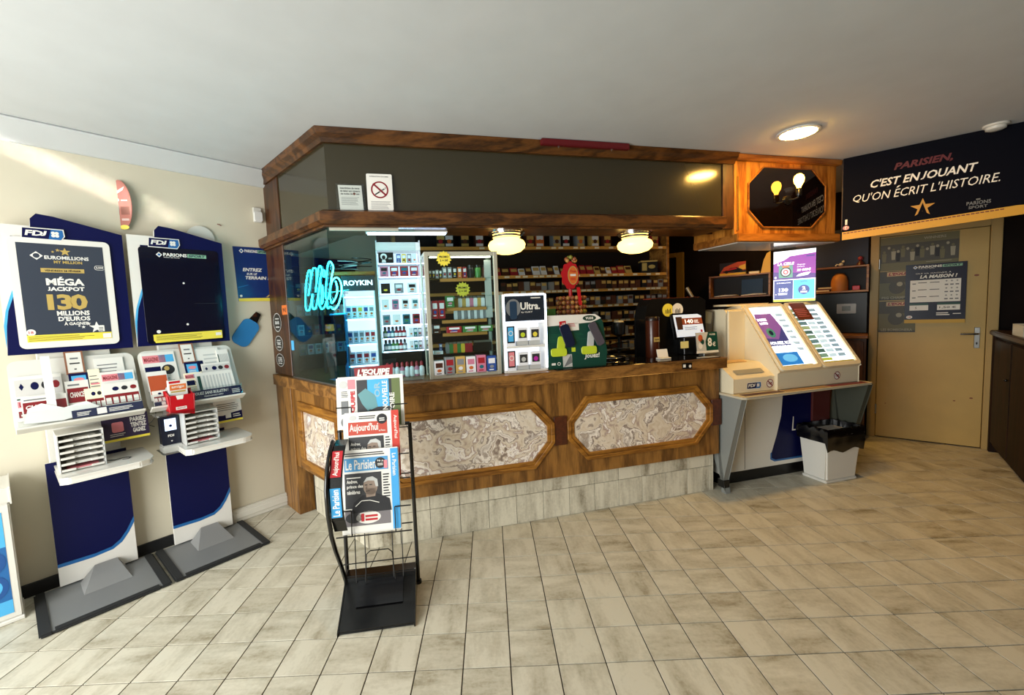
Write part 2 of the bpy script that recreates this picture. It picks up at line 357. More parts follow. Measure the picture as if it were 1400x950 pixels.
struct(MB(CEILM).box(-2.7, 5.6, -5.4, .1, CEIL, CEIL + .06).build('ceiling', LW))
struct(MB(WALLC).box(-2.7, 5.45, 0, .1, -.02, CEIL).build('wall_left', LW))
struct(MB(DARKWALL).box(-3.9, 1.9, 0, .1, -.02, CEIL).build('wall_back', DW))
struct(MB(DARKWALL).box(-1.2, 3.16, 1.52, 1.58, -.02, CEIL).build('wall_behind_tobacco', CF))
struct(MB(M('right_wall_paint', '6f5a3c', .8)).box(-2.7, 5.45, -5.4, -5.3, -.02, CEIL).build('wall_right', LW))
wf = MB(WALLC)                                              # shop front: wall around one wide window
wf.box(-2.72, -2.62, -5.3, -4.4, -.02, CEIL).box(-2.72, -2.62, -.35, 0, -.02, CEIL).box(-2.72, -2.62, -4.4, -.35, -.02, .2).box(-2.72, -2.62, -4.4, -.35, 2.48, CEIL)
struct(wf.build('wall_front', LW))
win = struct(MB(DGREY).box(-2.70, -2.64, -4.4, -4.34, .2, 2.48).box(-2.70, -2.64, -.41, -.35, .2, 2.48).box(-2.70, -2.64, -4.4, -.35, .2, .26).box(-2.70, -2.64, -4.4, -.35, 2.42, 2.48).box(-2.70, -2.64, -2.4, -2.34, .2, 2.48).build('window_1', LW))
MB(GLASS).box(-2.672, -2.668, -4.36, -2.38, .24, 2.44).build('pane', LW, win); MB(GLASS).box(-2.672, -2.668, -2.36, -.38, .24, 2.44).build('pane', LW, win)
# cove along the top of the left wall
cv = struct(MB(CEILM).prism([(0, 2.515), (-.02, 2.515), (-.17, 2.585), (-.17, 2.5995), (0, 2.5995)], -2.6, .83, 'x').build('trim_1', LW))
MB(CEILM).tube([(-2.6, -.172, 2.592), (.80, -.172, 2.592)], .008).build('bead', LW, cv)
struct(bx('baseboard_left', LW, None, -2.6, .40, .001, .015, 0, .075, M('black_skirting', '101113', .5), .002))
tr = struct(bx('trim_2', LW, None, .405, .83, .001, .035, .0, .10, M('white_trunking', 'cfccc0', .5), .006, 2))
bx('trunking_lid', LW, tr, .405, .83, .035, .042, .03, .075, M('white_trunking', 'cfccc0', .5), .003)

# downstand beam that carries the banner
struct(bx('trim_3', BN, None, .0, 2.3, -.02, -.22, 2.03, CEIL - .001, DARKW, .003))

# ================================================================== COUNTER
X0 = isect(CH, 0, CF, 0); XW = isect(CH, .03, CF, .11); XF = isect(CH, .0, CF, .06)
def pth(oc, of, s1, s0=.01): a = CH.w(s0, oc); b = CF.w(s1, of); return [(a.x, a.y), isect(CH, oc, CF, of), (b.x, b.y)]
ctr = thing('service_counter', CF.sub(0, 0, 0), 'long oak veneer service counter with veined stone panels and tiled base', 'counter')
xl = (CF.m.inverted() @ Vector((XF[0], XF[1], 0))).x
bx('front_panel', CF, ctr, xl, 2.64, .03, .06, .315, .99, OAK_Z, .002)
bx('end_panel', CF, ctr, 2.61, 2.64, .03, -.5, .315, .99, OAK_Z, .002)
chl = (CH.m.inverted() @ Vector((XF[0], XF[1], 0))).x
bx('side_panel', CH, ctr, .0, chl, -.03, 0, .385, 1.0, OAK_Z, .001)
bx('corner_post', CH, ctr, .0, .37, -.12, .012, 0, 1.0, OAK_Z, .003)
bx('upright_board', CH, ctr, .0, .43, -.05, .008, 1.075, 2.05, DARKWZ, .003)
wp_ = [CH.w(.0, .03)[:2], XW, CF.w(2.67, .11)[:2], CF.w(2.67, -.5)[:2], CF.w(.35, -.5)[:2], CH.w(.03, -.75)[:2]]
MB(OAK_X).prism([tuple(p) for p in wp_], .99, 1.068, 'z').build('worktop', WORLD, ctr, .003)
gt_ = [CF.w(1.30, .085)[:2], CF.w(2.63, .085)[:2], CF.w(2.63, -.46)[:2], CF.w(1.30, -.46)[:2]]
MB(M('dark_glass_top', '0b0b0a', .06)).prism([tuple(p) for p in gt_], 1.0685, 1.0745, 'z').build('glass_top', WORLD, ctr, .001)
def stonepanel(fr, off, x0, z0, x1, z1, cx, cz, par, idx):
    ins = .054
    o = octo(x0, z0, x1, z1, cx, cz); i_ = octo(x0 + ins, z0 + ins, x1 - ins, z1 - ins, cx * .78, cz * .78); mid = octo(x0 + ins * .5, z0 + ins * .5, x1 - ins * .5, z1 - ins * .5, cx * .9, cz * .9)
    f = MB(OAK_FRAME).ringprism(o, mid, -(off + .022), -(off - .004)).ringprism(mid, i_, -(off + .014), -(off - .004)).build('panel_frame', fr, par, .003)
    MB(MARBLE).prism(i_, -(off + .006), -(off - .004)).build('stone_panel', fr, par)
    return f
stonepanel(CF, .06, .07, .405, 1.27, .872, .145, .165, ctr, 0); stonepanel(CF, .06, 1.367, .415, 2.566, .872, .145, .165, ctr, 1)
MB(OAK_FRAME).ringprism([(.50, .42), (1.16, .42), (1.16, .90), (.50, .90)], [(.575, .48), (1.10, .48), (1.10, .835), (.575, .835)], -.02, .004).build('panel_frame', CH, ctr, .003)
MB(MARBLE).box(.575, 1.10, -.006, .004, .48, .835).build('stone_panel', CH, ctr)
for a, b in ((1.268, 1.366), (2.562, 2.654)): bx('burl_block', CF, ctr, a, b, .056, .072, .545, .748, BURL, .003)
bx('burl_block', CF, ctr, -.02, .068, .056, .072, .545, .748, BURL, .003)
KT = tilemat('ceramic_base_tile', 'd6d0bb', '756b55', 'z')
bx('tile_backing', CF, ctr, .0, 2.64, -.008, -.5, 0, .314, GROUT, 0); bx('tile_backing', CH, ctr, .37, 1.215, -.108, -.16, 0, .385, GROUT, 0)
kb = MB(KT).box(.0016, .1984, 0, .008, .001, .1984).mesh('base_tile', .001); kt = MB(KT).box(.0016, .1984, 0, .008, .0016, .118).mesh('base_tile', .001)
for i in range(13): put('base_tile', kb, CF.sub(i * .2), ctr); put('base_tile', kt, CF.sub(i * .2, 0, .2), ctr)
for z_, h_ in ((0, .199), (.2, .118)): MB(KT).box(2.6016, 2.64, 0, .008, z_ + .0016, z_ + h_).build('base_tile', CF, ctr, .001)
for i in range(4): put('base_tile', kb, CH.sub(.41 + i * .2, -.1), ctr); put('base_tile', kt, CH.sub(.41 + i * .2, -.1, .2), ctr)
st = MB(BLACK).rect(2.27, 1.008, 2.355, 1.052, 1).m(PAPER).rect(2.278, 1.02, 2.30, 1.042, 2).flat(ell(2.338, 1.026, .011), 2); st.build('black_sticker', CF.sub(0, .1105), ctr)

# glass screen round the left end of the counter
gs = thing('glass_screen', CF.sub(0, 0, 1.068), 'clear glass screen standing on the slanted left end of the counter', 'screen')
a = (CH.m.inverted() @ Vector((X0[0], X0[1], 0))).x; b = (CF.m.inverted() @ Vector((X0[0], X0[1], 0))).x
MB(GLASST).box(.435, a - .004, -.003, .003, 1.07, 2.028).build('pane', CH, gs); MB(GLASS).box(b + .004, .40, -.003, .003, 1.07, 2.028).build('pane', CF, gs)
MB(STEEL).box(.435, a - .01, -.006, .006, 1.0685, 1.076).build('channel', CH, gs); MB(STEEL).box(b + .01, .40, -.006, .006, 1.0685, 1.076).build('channel', CF, gs)
MB(ALU).box(b + .01, .30, -.008, .008, 2.012, 2.029).build('channel', CF, gs)

# ================================================================== CANOPY ABOVE THE COUNTER
OLIVE = M('olive_lacquer_panel', '2e2919', .14, spec=.6)
TRIMW = wood('canopy_oak', '2f1b0c', '5e3a1a', 'x', 1.0, .3)
cp = thing('counter_canopy', CF.sub(0, 0, 2.03), 'wooden canopy with olive lacquer fascia hanging above the counter', 'canopy')
sweep(MB(TRIMW), pth(0, 0, 2.84), [(-.04, 2.528), (.0, 2.528), (.012, 2.55), (.035, 2.57), (.05, 2.598), (-.04, 2.598)]).build('crown_moulding', WORLD, cp)
sweep(MB(TRIMW), pth(0, 0, 2.715), [(-.04, 2.045), (.04, 2.045), (.05, 2.058), (.055, 2.065), (.055, 2.115), (.02, 2.132), (-.04, 2.132)]).build('trim_board', WORLD, cp)
sweep(MB(TRIMW), pth(0, 0, 2.70), [(-.25, 2.030), (.025, 2.030), (.025, 2.0445), (-.25, 2.0445)]).build('soffit_board', WORLD, cp)
sweep(MB(DARKW), pth(-.225, -.225, 2.84, .1), [(-.02, 2.045), (.0, 2.045), (.0, 2.598), (-.02, 2.598)]).build('back_board', WORLD, cp)
fb = (CF.m.inverted() @ Vector(isect(CH, -.02, CF, -.02)).to_3d()).x; fc = (CH.m.inverted() @ Vector(isect(CH, -.02, CF, -.02)).to_3d()).x
bx('fascia_panel', CF, cp, fb, 2.74, -.035, -.02, 2.1325, 2.528, OLIVE, 0); bx('fascia_panel', CH, cp, .36, fc, -.035, -.02, 2.1325, 2.528, OLIVE, 0)
bx('stile', CH, cp, .01, .36, -.05, -.012, 2.1325, 2.528, DARKWZ, .002); bx('stile', CF, cp, 2.74, 2.838, -.05, -.008, 2.045, 2.528, DARKWZ, .002)
led = thing('led_strip_light', CF.sub(.08, -.10, 2.0295), 'bluish white strip light under the left end of the canopy', 'light')
bx('housing', CF, led, .10, .62, -.13, -.07, 2.018, 2.0295, WHITE, .002); bx('diffuser', CF, led, .11, .61, -.126, -.074, 2.010, 2.0178, M('led_diffuser', 'c8dcff', .5, emit=9), .002)

# two bowl lamps below the canopy
OPAL = M('opal_glass_lit', 'ffd070', .3, emit=4.2)
for i, s_ in enumerate((1.04, 2.05)):
    f_ = CF.sub(s_, -.125, 2.030)
    t = thing('bowl_lamp', f_, ('lit opal bowl lamp with chrome base, nearer the silver cabinet' if i == 0 else 'lit opal bowl lamp with chrome base, above the cash desk'), 'lamp', 'bowl lamps under the canopy')
    MB(CHROME).lathe([(.128, 0), (.128, -.008), (.112, -.014), (.118, -.02), (.098, -.03), (.104, -.036), (.088, -.046)], 28).build('ceiling_rose', f_, t)
    MB(OPAL).lathe([(.088, -.0465), (.118, -.062), (.13, -.085), (.124, -.11), (.098, -.133), (.05, -.147), (.0001, -.15)], 28).build('bowl', f_, t)

# items on the canopy
def sheet(name, fr, w, h, mat, label, cat, th=.002, group=None, r=0, parent=None):
    p = rrect(0, 0, w, h, r) if r else [(0, 0), (w, 0), (w, h), (0, h)]
    o = MB(mat).prism(p, 0, th).build(name, fr, parent)
    return tag(o, label, cat, group) if parent is None else o
f_ = CF.sub(-.047, .012, 2.1335, rx=-6)
t = thing('notice_holder', f_, 'small framed notice standing left of the no smoking sign', 'notice')
MB(PAPER).prism([(.012, 0), (.148, 0), (.142, .15), (.006, .15)], 0, .003).build('notice', f_, t)
MB(ACRYL).box(-.006, .158, -.005, -.003, 0, .158).build('cover', f_, t)
p = MB(INK); p.text('Interdiction de vente', .018, .126, .130, .138, 1, .03); p.text('de tabac aux mineurs', .018, .109, .132, .121, 1, .03); p.text('de moins de 18 ans', .02, .092, .128, .104, 1, .03)
p.m(GREYP).lines(.022, .03, .13, .082, 7, .3, 1); p.m(BROWN).flat(ell(.098, .098, .008), 2); p.build('print', f_, t)
f_ = CF.sub(.126, .014, 2.1335, rx=-4)
t = tag(MB(PAPER).prism(rrect(0, 0, .152, .222, .008), 0, .003).build('no_smoking_sign', f_), 'white no smoking sign with red circle standing on the canopy ledge', 'sign')
p = MB(M('sign_maroon', '7d0a1e', .4)); p.ring(.076, .125, .043, .052, 1, 28)
p.flat([(.034, .158), (.042, .165), (.118, .093), (.110, .086)], 3)
p.m(INK).flat([(.045, .098), (.050, .092), (.105, .128), (.100, .134)], 2).m(PAPER).flat([(.072, .114), (.075, .109), (.100, .1265), (.097, .131)], 2).m(INK).tube([(.105, -.001, .13), (.113, -.001, .136), (.106, -.001, .142)], .0015, 4).text('INTERDICTION DE FUMER', .02, .202, .132, .209, 1, .02)
p.m(GREYP).lines(.02, .01, .14, .06, 6, .3, 1); p.build('print', f_, t)
t = thing('red_bar', CF.sub(1.24, .04, 2.55), 'dark red metal box fixed along the canopy crown moulding', 'box')
bx('housing', CF, t, 1.24, 1.885, .052, .085, 2.556, 2.596, M('dark_red_metal', '5c0a12', .35), .004, 2)
for s_ in (1.36, 1.75): MB(STEEL).tube([CF.m.inverted() @ CF.w(s_, .07, 2.556), CF.m.inverted() @ CF.w(s_, .075, 2.543), CF.m.inverted() @ CF.w(s_, .085, 2.55)], .003, 6).build('hook', CF, t)

# ================================================================== CABINET WITH OCTAGONAL MIRROR
cb = thing('mirror_cabinet', CF.sub(2.84, 0, 1.94), 'oak wall cabinet with a dark octagonal mirror beside the banner', 'cabinet')
CABW = wood('cabinet_oak', '7a4512', 'b87a30', 'z', .9, .3); CABX = wood('cabinet_oak_along', '6e3d10', 'a0662a', 'x', 1, .3)
bx('carcass', CF, cb, 2.842, 3.86, -.44, -.005, 1.99, 2.595, CABW, .002)
bx('crown', CF, cb, 2.841, 3.875, -.44, .035, 2.555, 2.598, CABX, .006, 2); bx('base_trim', CF, cb, 2.841, 3.875, -.45, .03, 1.942, 2.006, CABX, .006, 2)
bx('underside_panel', CF, cb, 2.87, 3.85, -.42, .0, 1.936, 1.9415, M('white_gloss_board', 'c9c8c0', .1, spec=.7), 0)
MB(M('dark_mirror', '0a0503', .03, spec=1.0)).prism(octo(2.97, 2.062, 3.732, 2.512, .14, .125), -.003, .004).build('octagon_mirror', CF, cb)
MB(CABX).ringprism(octo(2.962, 2.054, 3.740, 2.520, .143, .128), octo(2.97, 2.062, 3.732, 2.512, .14, .125), -.009, .004).build('mirror_bead', CF, cb)
bx('yellow_strip', CF, cb, 2.862, 2.876, -.004, .004, 2.03, 2.44, M('glossy_yellow_metal', 'd8a850', .18, .9), .002)  # thin glossy yellow strip up the left of the cabinet front
BULB = M('filament_bulb', 'ffb84a', .3, emit=22)
wl = thing('wall_lamp', CF.sub(3.345, 0, 2.28), 'black bracket lamp with glowing filament bulb on the octagonal mirror', 'lamp')
MB(BLACK).lathe([(.035, 0), (.035, .012), (.012, .016)], 18).build('wall_plate', CF.sub(3.345, .0035, 2.27, rx=90), wl)
MB(BLACK).tube([(3.345, -.012, 2.27), (3.345, -.06, 2.262), (3.345, -.095, 2.268), (3.345, -.1, 2.285)], .007).build('arm', CF, wl)
MB(BLACK).lathe([(.018, 0), (.02, .012), (.02, .05), (.016, .055)], 16).build('socket', CF.sub(3.345, .1, 2.28), wl)
MB(M('amber_glass', 'ffa838', .1, emit=30)).lathe([(.013, .056), (.016, .07), (.032, .10), (.036, .125), (.03, .148), (.016, .162), (.0001, .166)], 18).build('bulb', CF.sub(3.345, .1, 2.28), wl)
# ceiling spot
f_ = Fr(1.895, 1.27, 0, CEIL)
cl = thing('ceiling_downlight', f_, 'round recessed warm downlight in the white ceiling', 'lamp')
MB(WHITE).lathe([(.125, -.0005), (.125, -.008), (.105, -.012), (.105, -.0005)], 32).build('rim', f_, cl)
MB(M('warm_downlight', 'ffc45e', .4, emit=240)).lathe([(.103, -.003), (.102, -.014), (.08, -.020), (.0001, -.022)], 32).build('diffuser', f_, cl)
f_ = BN.sub(.80, .075, CEIL)
_f2 = Fr(2.75, 2.75, 0, CEIL); c2 = thing('ceiling_downlight', _f2, 'assumed second warm downlight, out of view, in the ceiling behind the mirror cabinet', 'lamp')  # assumed lamp, out of view, added to light the back wall shelves warmly
MB(WHITE).lathe([(.125, -.0005), (.125, -.008), (.105, -.012), (.105, -.0005)], 32).build('rim', _f2, c2); MB(M('assumed_downlight_glow', 'ffbe50', .4, emit=110)).lathe([(.103, -.003), (.102, -.014), (.08, -.020), (.0001, -.022)], 32).build('diffuser', _f2, c2)
sd = thing('smoke_detector', f_, 'round white smoke detector on the ceiling above the banner', 'detector')
MB(WHITE).lathe([(.062, -.0005), (.062, -.012), (.056, -.016)], 24).build('base', f_, sd); MB(WHITE).lathe([(.05, -.0165), (.048, -.032), (.03, -.04), (.0001, -.041)], 24).build('sensor_head', f_, sd)

# ================================================================== BANNER
f_ = BN.sub(-.01, .0, 0)
bn = thing('sports_banner', f_.sub(0, 0, 1.95), 'dark blue sports betting banner with white slogan hung above the door', 'banner')
MB(M('banner_navy', '03040f', .7, spec=.1)).prism([(.018, 2.012), (.93, 2.055), (1.02, 2.055), (1.02, 2.597), (.018, 2.597)], -.004, .004).build('cloth', f_, bn)
MB(M('banner_yellow', 'c9962a', .5)).prism([(.018, 1.948), (.45, 1.965), (.97, 1.99), (.97, 2.052), (.93, 2.054), (.018, 2.0115)], -.005, .004).build('yellow_hem', f_, bn)
p = MB(M('banner_white', 'efe9dc', .5)); p.text("C'EST EN JOUANT", .185, 2.328, .748, 2.389, 1, .022, .25); p.text("QU'ON ECRIT L'HISTOIRE.", .083, 2.232, .852, 2.294, 1, .022, .25).flat([(.333, 2.301), (.343, 2.301), (.358, 2.315), (.344, 2.315)], 1)
p.m(M('banner_red', '5a0d12', .5)).text('PARISIEN,', .317, 2.425, .625, 2.485, 1, .035, .25)
p.m(M('banner_gold', 'b8862a', .45)).flat([(.479 + x - .469, z) for x, z in starp(.469, 2.125, .068, .027, 5)], 1).m(M('banner_navy', '06081c')).flat([(.452, 2.07), (.479, 2.16), (.506, 2.07), (.495, 2.07), (.479, 2.10), (.463, 2.07)], 2)
p.m(GREYP).text('PARIONS', .70, 2.095, .815, 2.12, 1, .02); p.text('SPORT', .71, 2.068, .80, 2.088, 1, .02).rect(.745, 2.125, .765, 2.135, 1)
p.m(PAPER).flat(ell(.042, 2.044, .02, .018), 1).m(RED).ring(.042, 2.044, .014, .018, 2).text('18', .032, 2.036, .052, 2.05, 2).m(PAPER).rect(.036, 2.068, .05, 2.11, 1)
p.build('print', f_.sub(0, .0042), bn)
p = MB(BROWN)
for i in range(38):
    x = .025 + i * .0225; p.rect(x, 1.995 + x * .047, x + .018, 2.003 + x * .047, 1)
p.build('small_print', f_.sub(0, .0052), bn)
# ================================================================== LEFT WALL: LOTTERY STANDS
def fdjlogo(p, x0, z0, w, h, lay=3):
    """slanted blue plate, the letters FDJ and a four-leaf clover"""
    p.m(PAPER).flat([(x0 - .004, z0 - .005), (x0 + w * .93, z0 - .008), (x0 + w + .005, z0 + h * .35), (x0 + w + .002, z0 + h + .005), (x0 + .001, z0 + h + .005)], lay)
    p.m(NAVY).flat([(x0, z0), (x0 + w * .92, z0 - .003), (x0 + w, z0 + h * .35), (x0 + w - .003, z0 + h), (x0 + .005, z0 + h)], lay + 1)
    p.m(BLUE).flat([(x0 + w * .62, z0 - .002), (x0 + w * .92, z0 - .003), (x0 + w, z0 + h * .35), (x0 + w - .003, z0 + h), (x0 + w * .7, z0 + h)], lay + 2)
    p.m(PAPER).text('FDJ', x0 + w * .07, z0 + h * .24, x0 + w * .60, z0 + h * .80, lay + 3, .04, .15)
    r = h * .19; cx = x0 + w * .79; cz = z0 + h * .5
    for a in (45, 135, 225, 315): p.flat(ell(cx + r * math.cos(math.radians(a)) * 1.05, cz + r * math.sin(math.radians(a)) * 1.05, r * .86, n=12), lay + 3)
def parions(p, x0, z0, w, h, lay=2, sub=True):
    p.m(PAPER).flat([(x0, z0 + h * .6), (x0 + h * .5, z0 + h * .1), (x0 + h, z0 + h * .6), (x0 + h * .5, z0 + h * 1.1)], lay).m(BLUE).flat(ell(x0 + h * .5, z0 + h * .6, h * .22, n=10), lay + 1)
    p.m(PAPER).text('PARIONS', x0 + h * 1.15, z0 + h * .35, x0 + w * .6, z0 + h, lay, .035)
    p.m(M('sport_green', '7fae8e', .5)).rect(x0 + w * .61, z0 + h * .3, x0 + w, z0 + h, lay); p.m(NAVY).text('SPORT', x0 + w * .63, z0 + h * .42, x0 + w * .98, z0 + h * .9, lay + 1, .03, .2)
    if sub: p.m(PAPER).text('POINT DE VENTE', x0 + h * 1.2, z0 + h * .08, x0 + w * .45, z0 + h * .22, lay, .02)

SLOPE = -26.57
def make_stand(s0, label, first):
    F = LW.sub(s0)
    t = thing('lottery_stand', F, label, 'stand', 'lottery stands')
    bx('column', F, t, .02, .33, .017, .058, .02, 1.98, WHITE, .004)
    # base plate with rubber edging
    bx('base_plate', F, t, -.09, .40, .055, .535, .002, .014, GREY, .003)
    for a, b, c, d in ((-.105, -.055, .05, .55), (.375, .425, .05, .55), (-.055, .375, .505, .55)): bx('rubber_edge', F, t, a, b, c, d, .002, .02, M('rubber_edging', '1b1d1e', .7), .007, 2)
    MB(M('base_grey_metal', '7c7d7c', .5)).add([(.08, -.10, .0145), (.29, -.10, .0145), (.29, -.28, .0145), (.08, -.28, .0145), (.15, -.09, .085), (.25, -.09, .085)], [(0, 1, 2, 3), (0, 4, 5, 1), (3, 2, 5, 4), (0, 3, 4), (1, 5, 2)]).build('foot_cover', F, t)
    # lower panel
    lp = bx('lower_panel', F, t, 0, .35, .06, .08, .022, .745, WHITEG, .002)
    p = MB(NAVY); p.flat([(0, .745), (0, .155), (.16, .15), (.235, .158), (.275, .185), (.31, .23), (.35, .305), (.35, .745)], 1)
    p.m(BLUE).flat([(0, .155), (0, .135), (.15, .13), (.24, .14), (.285, .168), (.32, .215), (.35, .27), (.35, .305), (.31, .23), (.275, .185), (.235, .158), (.16, .15)], 1); p.build('blue_print', F.sub(0, .0805), lp)
    # upper panel
    out = [(-.083, 1.363), (.437, 1.36), (.44, 2.05), (.15, 2.122), (.085, 2.13), (.06, 2.10), (.055, 2.06), (-.08, 2.06)]
    up = MB(WHITEG).prism(out, -.08, -.06).build('upper_panel', F, t)
    p = MB(NAVY); p.flat([(-.083, 1.363), (.437, 1.36), (.44, 2.05), (.15, 2.122), (.085, 2.13), (.06, 2.10), (.055, 2.0), (-.02, 2.0), (-.02, 1.74), (-.035, 1.68), (-.06, 1.60), (-.072, 1.52)], 1)
    p.m(SKYB).flat([(-.083, 1.40), (-.072, 1.52), (-.06, 1.60), (-.035, 1.68), (-.02, 1.74), (-.028, 1.74), (-.05, 1.67), (-.07, 1.6), (-.083, 1.52)], 1)
    fdjlogo(p, .022, 1.995, .162, .052, 26); p.build('blue_print', F.sub(0, .0805), up)
    if first:
        fr_ = MB(WHITEG).prism(rrect(-.033, 1.395, .372, 1.995, .025), -.09, -.0805).build('poster_frame', F, t, .003)
        p = MB(SLATE); G = F.sub(-.033, .0905, 1.395); p.rect(.028, .032, .375, .572, 1)
        p.m(YEL).rect(.028, .032, .375, .07, 2).m(PAPER).rect(.335, .036, .372, .062, 3).m(INK).lines(.034, .038, .3, .066, 4, .3, 3)
        p.m(PAPER); p.flat([(.075, .505), (.1, .482), (.125, .505), (.1, .528)], 2); p.m(SLATE).flat(ell(.1, .505, .013), 3).m(PAPER)
        p.text('EUROMILLIONS', .13, .488, .31, .508, 2, .03); p.m(GOLD).text('MY MILLION', .165, .466, .28, .482, 2, .03).flat(starp(.214, .532, .024, .01, 5), 2).flat(starp(.185, .54, .01, .004, 5), 2).flat(starp(.165, .53, .007, .003, 5), 2)
        p.rect(.11, .415, .285, .438, 2).m(INK).text('VENDREDI 28 FÉVRIER', .125, .420, .272, .433, 3, .03)
        p.m(PAPER).text('MÉGA', .125, .343, .28, .392, 2, .04).text('JACKPOT', .128, .312, .278, .335, 2, .04)
        p.m(GOLD).text('130', .12, .205, .285, .295, 2, .04, 0, .82); p.m(PAPER).text('MILLIONS', .153, .173, .288, .200, 2, .035).text("D'EUROS", .156, .142, .288, .168, 2, .035).text('À GAGNER', .177, .118, .28, .139, 2, .03)
        p.flat(starp(.312, .10, .035, .014, 5), 2).flat(starp(.277, .123, .012, .005, 5), 2).flat(starp(.255, .105, .01, .004, 5), 2).flat(starp(.238, .112, .006, .003, 5), 2).rect(.318, .075, .345, .108, 3).m(INK).lines(.32, .078, .343, .105, 3, .4, 4)
        p.m(PAPER).flat(ell(.045, .085, .018), 2).m(RED).text('18', .036, .078, .054, .092, 3); p.m(PAPER).flat(rrect(.33, .436, .375, .462, .012), 2).m(SLATE).flat(rrect(.332, .438, .375, .46, .011), 3).m(PAPER).text('2,50€', .337, .443, .37, .456, 4, .03)
        p.build('poster_print', G, fr_)
    else:
        fr_ = MB(M('navy_gloss_poster', '04091c', .1)).prism(rrect(-.03, 1.375, .405, 1.99, .02), -.086, -.0805).build('poster', F, t, .002)
        p = MB(); parions(p, .055, 1.925, .28, .034, 1); p.m(YEL).flat([(.01, 1.378), (.39, 1.385), (.39, 1.44), (0, 1.432), (0, 1.395)], 1).m(INK).lines(.014, 1.395, .27, 1.428, 4, .3, 2).m(PAPER).rect(.35, 1.405, .385, 1.425, 2)
        p.flat(ell(.19, 1.765, .006), 1).flat(ell(.19, 1.49, .007), 1).flat(ell(.03, 1.45, .011), 1).m(INK).rect(.24, 1.628, .39, 1.63, 1); p.build('poster_print', F.sub(0, .0865), fr_)
    # leaflet rack: sloped back, lip and clear front
    R = F.sub(-.09, .265, .975, rx=SLOPE)
    rk = MB(WHITE).prism(rrect(0, .0, .515, .395, .035), 0, .008).build('leaflet_rack', R, t, .003)
    bx('ledge', R, rk, 0, .515, 0, .075, -.012, 0, WHITE, .003); MB(ACRYL).box(.01, .505, -.073, -.07, -.002, .075).build('clear_front', R, rk)
    bx('rack_bracket', F, t, .1, .25, .055, .20, .985, 1.0, WHITE, .002)
    # writing desk
    dk = [(.04, -.08), (.425, -.08), (.425, -.36), (.405, -.41), (.36, -.43), (.07, -.43), (.04, -.41)]
    MB(WHITEG).prism(dk, .69, .726, 'z').build('desk_shelf', F, t, .006, 2)
    return t, F, R
s1, F1, R1 = make_stand(-.50, 'blue and white lottery stand with the slate jackpot poster', True)
s2, F2, R2 = make_stand(.042, 'blue and white lottery stand with an empty dark blue poster', False)

# paper slip trays on the desks
def slip_tray(F, x, label):
    G = F.sub(x, .12, .727); t = thing('slip_tray', G, label, 'tray', 'paper slip trays')
    bx('side', G, t, 0, .006, 0, .2, 0, .20, LGREY, .001); bx('side', G, t, .18, .186, 0, .2, 0, .20, LGREY, .001); bx('top', G, t, 0, .186, 0, .2, .20, .206, WHITE, .001); bx('back', G, t, 0, .186, 0, .004, 0, .2, LGREY, 0)
    for i in range(6):
        z = .005 + i * .032; s = bx('shelf', G, t, .006, .18, .005, .195, z, z + .004, WHITE, 0)
        for a, b in ((.008, .062), (.124, .178)): bx('lip', G, s, a, b, .195, .203, z, z + .012, WHITE, .001)
        bx('slips', G, s, .03, .156, .02, .185, z + .0045, z + .010, PAPER if i else PINK, 0)
slip_tray(F1, .045, 'white six-tier slip tray below the plum poster stand rack'); slip_tray(F2, .065, 'white six-tier slip tray beside the handheld ticket checker')

